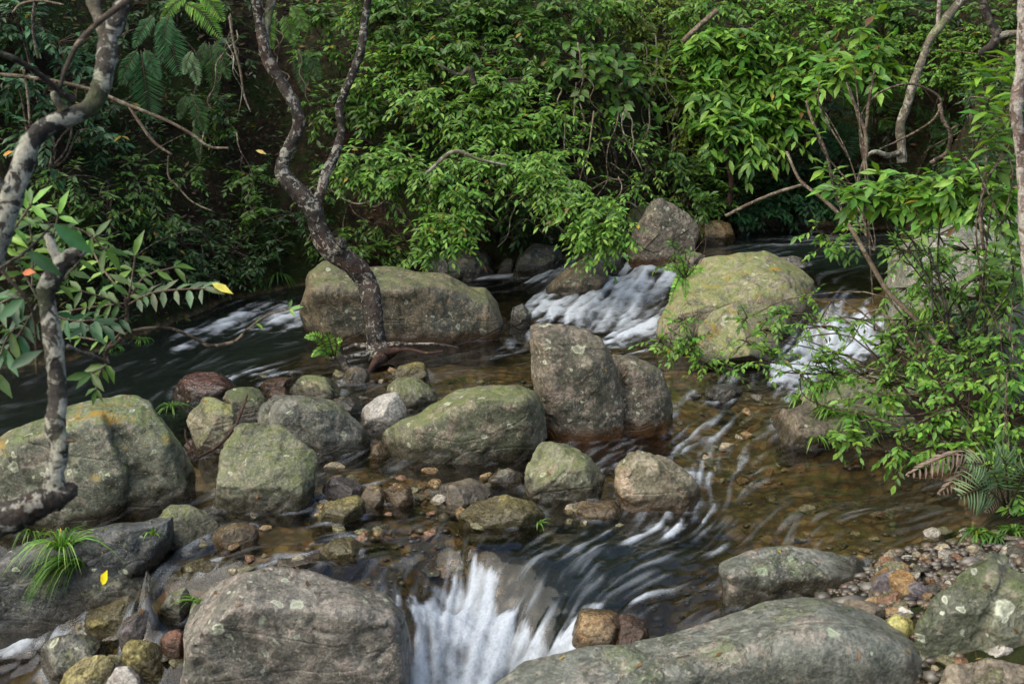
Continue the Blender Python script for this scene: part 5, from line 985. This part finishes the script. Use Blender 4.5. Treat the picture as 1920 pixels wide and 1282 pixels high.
thin('short arched twig at the top left', [(24,24,6,2.5),(40,8,6,2.5),(75,2,6,2.5),(120,10,6,2)], 'tan')
thin('mossy stem in the dark at the top left', [(68,-10,7,4),(62,40,7,4),(66,80,7,4),(72,110,7,3)], 'dark')
thin('brown fallen pole leaning in the shrubs right of centre, near the top', [(1280,78,11,5),(1310,50,11,5),(1345,20,11,5)], 'tan')
thin('pale curved branch showing under the overhanging shrub', [(800,325,11,3),(850,285,11,4),(900,300,11,3),(950,310,11,2)], 'pale')
thin('dark forked limb inside the central shrubs', [(890,160,12,6),(880,130,12,6),(860,140,12,4),(820,120,12,3)], 'dark')
thin('leaning dead stick propped on the lime mossed boulder', [(463,740,6.9,3.2),(455,765,6.85,3.2),(440,800,6.75,3.4),(410,835,6.7,3.2),(371,858,6.65,3)], 'red', 'dead_stick', 'stick')
thin('thin reddish stick in the gap left of the lime mossed boulder', [(347,805,6.9,2),(350,825,6.85,2),(371,856,6.7,2)], 'red', 'dead_stick', 'stick')
thin('thin dark stem among the leaves at the right edge', [(1845,470,6,3),(1838,400,6,3),(1850,300,6,3),(1842,250,6,2)], 'brown')
thin('brown sloping stem under the right shrub above the bracken', [(1790,760,6.4,3),(1830,800,6.4,5),(1870,840,6.3,6),(1900,900,6.2,6)], 'brown')
tr = thing('slender_tree', 'upright red brown stem in the shade left of the large leaved shrub', 'tree', PD(1366, 385, 13.))
limb('trunk', [(1366,385,13.3,6),(1371,340,13.3,5),(1362,290,13.3,5),(1366,240,13.3,4)], 'red', tr, 8, 20)
tr = thing('edge_tree', 'pinkish pale trunk cut by the right edge', 'tree', PD(1925, 560, 4.6))
limb('trunk', [(1932,560,4.6,11.2),(1922,440,4.6,10.5),(1917,340,4.6,9.8),(1912,270,4.6,9.8),(1905,215,4.6,10.5),(1908,180,4.6,12.0),(1915,130,4.6,9.8),(1917,60,4.6,9.8),(1920,-40,4.6,10.5)], 'pink', tr, 14, 90, .14, .06, seed=30)
VG = 'bare vines hanging on the far bank'
for k in range(48):
    if k < 24: x, y, l = random.uniform(1050, 1280), random.uniform(60, 260), random.uniform(90, 230)
    elif k < 36: x, y, l = random.uniform(700, 1200), random.uniform(280, 400), random.uniform(50, 110)
    else: x, y, l = random.uniform(380, 560), random.uniform(20, 260), random.uniform(60, 160)
    d = float(hitG(x, y)[1]) - random.uniform(.7, 1.6); dx = random.uniform(-40, 40); pts = [(x, y, d, 1.7)]
    for j in range(1, 6): pts.append((x + dx * j / 5 + random.uniform(-14, 14), y + l * j / 5, d - random.uniform(0, .15), 1.6 - .12 * j))
    m_ = random.choice(['tan', 'tan', 'brown', 'pale']); z_ = 'in the vine tangle left of the large leaved shrub' if k < 24 else 'amid the central shrubs' if k < 36 else 'beside the crooked tree\'s upper trunk'
    tag(limb('vine', pts, m_, None, 4, 16, 0, 0), m_ + ' bare vine hanging ' + z_, 'vine', VG)
for k in range(26):
    x, y = random.uniform(640, 1240), random.uniform(330, 460); d = float(hitG(x, y)[1]) - random.uniform(.3, 1.3); w = random.uniform(60, 150) * random.choice([-1, 1]); pts = []
    for j in range(6): pts.append((x + w * j / 5, y + 28 * math.sin(j * 1.1 + k) * random.uniform(.4, 1), d, 1.6))
    m_ = random.choice(['tan', 'brown', 'pale', 'dark']); tag(limb('vine', pts, m_, None, 4, 18, 0, 0), m_ + ' looping vine trailing under the overhanging shrub, ' + ('nearer the crooked tree' if x < 900 else 'nearer the upper cascade'), 'vine', 'looping vines under the overhanging shrub')

# ------------------------------------------------------------------ near leaves
def compound(root, pts, npair, lpx, kind, obj_leaves, d, ratio=.36, face=(0, -.6, .8)):
    npair = max(2, npair)
    P = [(*PD(x, y, dd), 2. / FPX * dd) for x, y, dd in pts]; v, q, t = tube(P, 5, 14); o0 = np.array(root.location)
    link('leaf_stalk', mk_mesh('leaf_stalk', v - o0, t, q, None, BARK['tan']), root)
    c = spline([p[:3] for p in P], 30); s = np.linspace(.22, .97, npair); pos = np.array([np.interp(s, np.linspace(0, 1, 30), c[:, i]) for i in range(3)]).T
    tg = nrm(np.gradient(pos, axis=0)); f = nrm(np.array(face, float)); sd = nrm(np.cross(tg, f)); A, B, Cn, Ll = [], [], [], []
    for sg in (1, -1):
        A.append(pos); B.append(sd * sg + tg * .55 + np.array([0, -.1, -.35]) + RNG.standard_normal((npair, 3)) * .14); Cn.append(f + RNG.standard_normal((npair, 3)) * .25); Ll.append(lpx / FPX * d * RNG.uniform(.8, 1.15, npair))
    A.append(pos[-1:]); B.append(tg[-1:] + [[0, 0, -.2]]); Cn.append(f[None]); Ll.append(np.array([lpx / FPX * d * 1.1]))
    A, B, Cn, Ll = np.vstack(A), np.vstack(B), np.vstack(Cn), np.concatenate(Ll)
    leaf_objects(root, A, B, Cn, Ll, Ll * ratio, kind, LM)
NG = 'leafy shoots of the near left bush'
rt = thing('leafy_branch', 'brown jointed branch of long drooping leaflets in front of the left channel', 'branch', PD(203, 680, 4.2), NG)
limb('stem', [(198,672,4.2,4),(200,655,4.2,5),(222,640,4.2,4),(236,610,4.2,4),(238,575,4.2,4),(236,560,4.2,4)], 'brown', rt, 8, 24)
limb('stem', [(232,625,4.2,3),(270,616,4.2,3),(320,616,4.25,3),(365,634,4.3,3),(396,648,4.3,3.5),(440,640,4.3,3.5),(463,618,4.3,3)], 'brown', rt, 6, 30)
limb('stem', [(203,680,4.2,3),(200,655,4.2,3),(230,620,4.2,2.5)], 'tan', rt, 6, 10)
for pts, n, l, kd in [([(238,572,4.2),(246,530,4.2),(254,478,4.2)], 4, 48, 'mid'), ([(238,572,4.2),(290,548,4.15),(385,540,4.1)], 7, 42, 'pale'), ([(236,568,4.2),(200,572,4.2),(130,582,4.2)], 5, 44, 'mid'), ([(234,580,4.2),(200,560,4.15),(150,545,4.1)], 4, 42, 'mid'),
    ([(236,590,4.2),(205,606,4.1),(165,612,4.0)], 4, 50, 'blue'), ([(240,566,4.2),(270,520,4.25),(330,500,4.3)], 4, 40, 'mid'), ([(463,618,4.3),(500,592,4.3),(545,578,4.3)], 2, 26, 'bright'), ([(238,560,4.2),(190,500,4.3),(170,460,4.4)], 5, 42, 'bright'), ([(205,650,4.2),(190,640,4.2),(150,632,4.2)], 3, 30, 'bright'), ([(203,680,4.2),(190,690,4.15),(170,700,4.1)], 2, 46, 'mid'), ([(200,680,4.2),(185,705,4.2),(180,730,4.2)], 1, 34, 'mid')]:
    compound(rt, pts, n, l, kd, True, 4.2)
rt = thing('leafy_branch', 'leafy shoots with a red leaf behind the lichened stem', 'branch', PD(60, 560, 4.), NG)
for pts, n, l, kd in [([(70,560,3.9),(40,500,3.9),(20,430,3.9)], 5, 50, 'mid'), ([(70,560,3.9),(90,480,3.9),(110,400,3.9)], 5, 50, 'bright'), ([(60,560,3.9),(20,560,3.85),(-20,580,3.8)], 4, 55, 'blue'), ([(70,570,3.9),(40,620,3.85),(10,660,3.8)], 5, 55, 'blue'), ([(80,560,3.9),(140,500,3.95),(180,440,4)], 5, 44, 'mid'),
    ([(60,540,3.9),(60,460,3.9),(50,390,3.9)], 5, 48, 'bright'), ([(80,580,3.9),(130,600,3.9),(180,600,3.9)], 4, 46, 'blue'), ([(30,610,3.8),(10,640,3.8),(-10,700,3.8)], 3, 60, 'mid'), ([(100,430,3.9),(150,430,3.9),(200,470,3.9)], 4, 46, 'mid'), ([(0,480,3.8),(20,440,3.8),(60,380,3.8)], 5, 50, 'bright')]:
    compound(rt, pts, n, l, kd, True, 3.9)
def one_leaf(label, x, y, d, dirp, lpx, tint, name='fallen_leaf', ratio=.4, mat=None, nn=(0, -.8, .6)):
    p = PD(x, y, d); q = PD(x + dirp[0], y + dirp[1], d - .02); D_ = nrm((q - p)[None]); mb = MB(); l = lpx / FPX * d
    leaves_into(mb, p[None], D_, np.array([nn], float), np.array([l]), np.array([l * ratio]), np.array([tint]), T8); return tag(link(name, mb.mesh(name, mat or LD, p), loc=p), label, 'leaf')
one_leaf('single bright yellow leaf at the tip of the near left spray', 397, 531, 4.1, (40, 18), 46, (.62, .56, .10), 'yellow_leaf')
one_leaf('single orange red leaf behind the lichened stem', 42, 512, 3.8, (26, -4), 30, (.55, .16, .06), 'red_leaf', .6)
one_leaf('yellow fallen leaf stuck on the lichened wedge boulder', 192, 1096, 4.82, (8, -32), 36, (.75, .62, .02), ratio=.55)
one_leaf('orange and yellow leaf at the left edge below the horizontal twig', 6, 292, 4.5, (18, -10), 26, (.5, .22, .02))
one_leaf('dull yellow leaf hanging before the crooked trunk', 480, 282, 6, (20, 6), 22, (.42, .33, .10))
one_leaf('small brown leaf resting on the lime green boulder\'s flat top', 1397, 490, 10.2, (20, 3), 18, (.10, .05, .03), mat=DRY)
# large dark leaves close by
rt = thing('leafy_branch', 'large dark blurred leaves close by at the left edge', 'branch', PD(10, 500, 2.6), NG)
P = np.array([PD(50,470,2.6), PD(100,420,2.6), PD(20,690,2.7), PD(45,560,2.7)]); E = np.array([PD(115,515,2.6), PD(175,475,2.6), PD(75,655,2.7), PD(-10,600,2.7)])
Ln = np.linalg.norm(E - P, axis=1); leaf_objects(rt, P, E - P, np.tile([0, -.9, .4], (4, 1)), Ln, Ln * .4, 'blue', LM)
limb('stem', [(-30,520,2.6,3),(50,470,2.6,3),(100,420,2.6,2)], 'dark', rt, 6, 10); limb('stem', [(-30,400,2.7,3),(0,500,2.7,4),(60,580,2.7,3),(70,700,2.8,3)], 'brown', rt, 6, 16)

def rosette_plant(label, base, tips, lpx, kind, d, nl=7, name='leafy_sapling', cat='sapling', bark='brown', ratio=.38, group='saplings and shrubs of the right bank', br=1.6):
    b = PD(base[0], base[1], base[2] if len(base) > 2 else d); root = thing(name, label, cat, b, group)
    joints = [b]
    for (x, y) in tips:
        dd = d + random.uniform(-.15, .15); T_ = PD(x, y, dd); J = random.choice([q for q in joints if q[2] < T_[2]] or [b]); mid = (J + T_) / 2 + np.array([random.uniform(-.08, .08), 0, random.uniform(-.02, .08)])
        v, q, t = tube([(*J, br * 1.1 / FPX * d), (*mid, br * .9 / FPX * d), (*T_, br * .5 / FPX * d)], 5, 12, .1, 3); link('stem', mk_mesh('stem', v - b, t, q, None, BARK[bark]), root); joints += [mid, mid * .6 + J * .4]
        n = nl; a = np.arange(n) * 2.4 + random.random() * 6; el = np.linspace(-.35, .5, n); D_ = np.stack([np.cos(a), np.sin(a), el], -1); nn = np.array([0, -.2, 1.]) + RNG.standard_normal((n, 3)) * .2 - D_ * .3
        L = lpx / FPX * dd * RNG.uniform(.75, 1.15, n); leaf_objects(root, np.tile(T_, (n, 1)) - np.array([0, 0, 1.]) * np.linspace(.05, 0, n)[:, None], D_, nn, L, L * ratio, kind, LM)
    return root
rosette_plant('sapling of big glossy leaf whorls before the trunk at the right edge', (1880, 420), [(1845,150),(1870,140),(1855,185),(1880,200),(1845,210),(1875,240),(1860,255),(1900,160),(1895,110),(1840,125)], 48, 'bright', 5., nl=8)
rosette_plant('sapling with broad leaf whorls above the right waterfall', (1640, 620, 7.), [(1600,110),(1580,120),(1520,165),(1535,155),(1545,308),(1572,340),(1560,322),(1640,345),(1530,245)], 36, 'bright', 7.4, nl=7)
rosette_plant('dark stemmed sapling with a large leaf whorl at the right edge', (1890, 640), [(1850,495),(1895,470),(1905,520),(1870,300),(1895,290),(1885,345)], 56, 'mid', 5.2, nl=8)
RG = 'saplings and shrubs of the right bank'
shrub('leafy_shrub', 'shrub with drooping oval leaves over the pale flat topped boulder', 'shrub', (1800, 640, 6.6), [(1600,365,34,12,14,6.6),(1650,350,40,16,18,6.6),(1700,345,40,20,22,6.5),(1750,350,40,22,24,6.4),(1800,340,40,24,24,6.3),(1850,360,36,24,22,6.2),(1720,380,40,16,16,6.4),(1790,390,40,18,16,6.3),(1890,390,30,22,14,6.2)], 34, ratio=.42, kind='bright', group=RG, K=7, nobj=280, bark='dark', br=.006, droop=.4, fwd=.2, tw=(.07, .15))
shrub('small_leaved_shrub', 'small leaved shrub whose sprays cross the right waterfall', 'shrub', (1800, 760, 6.5), [(1480,590,36,10,18,7.2),(1440,680,26,8,8,7.1),(1530,680,40,14,14,6.9),(1660,720,44,16,18,6.7),(1430,620,30,12,10,7.3),(1540,612,40,10,9,7.),(1610,600,36,12,8,7.),(1560,660,40,10,7,6.9),(1650,650,40,16,14,6.8),(1700,620,40,20,22,6.8),(1700,680,44,18,22,6.6),(1760,650,40,22,24,6.6),(1820,680,44,24,26,6.4),(1510,560,16,10,6,7.1),(1400,640,18,8,6,7.4),(1455,660,24,12,9,7.1),(1500,700,34,14,12,7.),(1560,700,36,16,14,6.9),(1620,700,36,16,14,6.8),(1395,600,14,8,5,7.4)], 15, ratio=.5, kind='bright', group=RG, K=9, nobj=260, bark='brown', br=.007, droop=.25, fwd=.2, tw=(.07, .17))
shrub('small_leaved_shrub', 'small leaved shrub overhanging the right pool and ledge', 'shrub', (1860, 880, 6.1), [(1560,810,20,8,7,6.4),(1640,740,36,16,14,6.6),(1600,820,34,12,12,6.3),(1650,810,30,12,10,6.3),(1700,840,34,16,16,6.2),(1740,790,40,18,20,6.2),(1780,830,40,20,22,6.1),(1800,760,44,24,24,6.2),(1850,720,44,24,24,6.2),(1890,780,36,30,24,6.),(1860,840,36,22,18,6.),(1760,720,40,18,16,6.3),(1880,640,40,30,18,6.2)], 20, ratio=.5, kind='bright', group=RG, K=8, nobj=280, bark='brown', br=.007, droop=.25, fwd=.25, tw=(.07, .16))
shrub('leafy_shrub', 'dark twiggy shrub between the two small leaved ones and the pale boulder', 'shrub', (1830, 700, 7.), [(1720,470,34,24,14,7.2),(1760,440,36,24,12,7.2),(1820,470,44,30,20,7.),(1880,440,36,30,18,7.),(1760,540,36,24,14,7.),(1830,560,44,26,18,6.9),(1700,540,26,18,8,7.1),(1890,580,36,26,14,6.8),(1700,470,44,30,16,7.),(1760,500,44,30,18,6.9),(1840,520,44,30,18,6.8),(1700,600,40,24,14,6.9),(1900,520,30,40,14,6.7)], 19, kind='bright', group=RG, K=8, nobj=240, bark='dark', br=.009, tw=(.08, .18), fwd=.2)
shrub('leafy_sprig', 'leafy sprig reaching left over the upper pool', 'sprig', (1640, 470, 7.6), [(1535,435,18,8,6,7.8),(1560,450,20,8,7,7.8),(1600,440,20,10,8,7.8),(1540,465,14,6,4,7.8)], 20, kind='bright', group=RG, K=7, nobj=120, br=.004, tw=(.07, .13), fwd=.1)
shrub('creeping_plant', 'small leaved creeper clinging to the near left side of the lime green boulder', 'plant', (1290, 660, 9.), [(1235,640,22,8,12,9.),(1290,640,26,12,18,8.95),(1280,600,20,14,12,9.),(1320,680,26,10,16,8.85),(1270,660,24,10,12,8.9),(1360,690,20,5,8,8.8)], 14, ratio=.5, kind='bright', group=RG, K=7, nobj=60, br=.003, tw=(.06, .14), fwd=.3)
shrub('leafy_sprig', 'little sprig growing above the spill between the two upper boulders', 'sprig', (1300, 500, 10.), [(1270,465,16,8,7,10.3),(1290,490,12,8,6,10.1),(1262,490,12,8,5,10.2)], 15, kind='mid', group=RG, K=6, nobj=40, br=.003, tw=(.06, .14), fwd=.2)
shrub('leafy_sprig', 'light green sprig drooping near the bracken at the right edge', 'sprig', (1900, 700, 5.8), [(1890,700,26,14,10,5.8),(1880,870,24,14,8,5.7),(1900,930,20,16,8,5.7),(1880,1010,20,14,8,5.6)], 26, kind='bright', group=RG, K=7, nobj=150, br=.004, tw=(.05, .12), fwd=.2)
mb = MB(); n = 420; xs = RNG.uniform(1760, 1930, n); ys = RNG.uniform(800, 900, n)
A = np.array([PD(x, y, 6.15 + .3 * RNG.random()) for x, y in zip(xs, ys)]); tw_into(mb, A, A + RNG.standard_normal((n, 3)) * [.09, .03, .04], .0012, .0008, (.20, .12, .07))
tag(link('dead_grass_litter', mb.mesh('dead_grass_litter', DRY)), 'reddish straw and dead needles under the right hand shrub', kind='stuff')
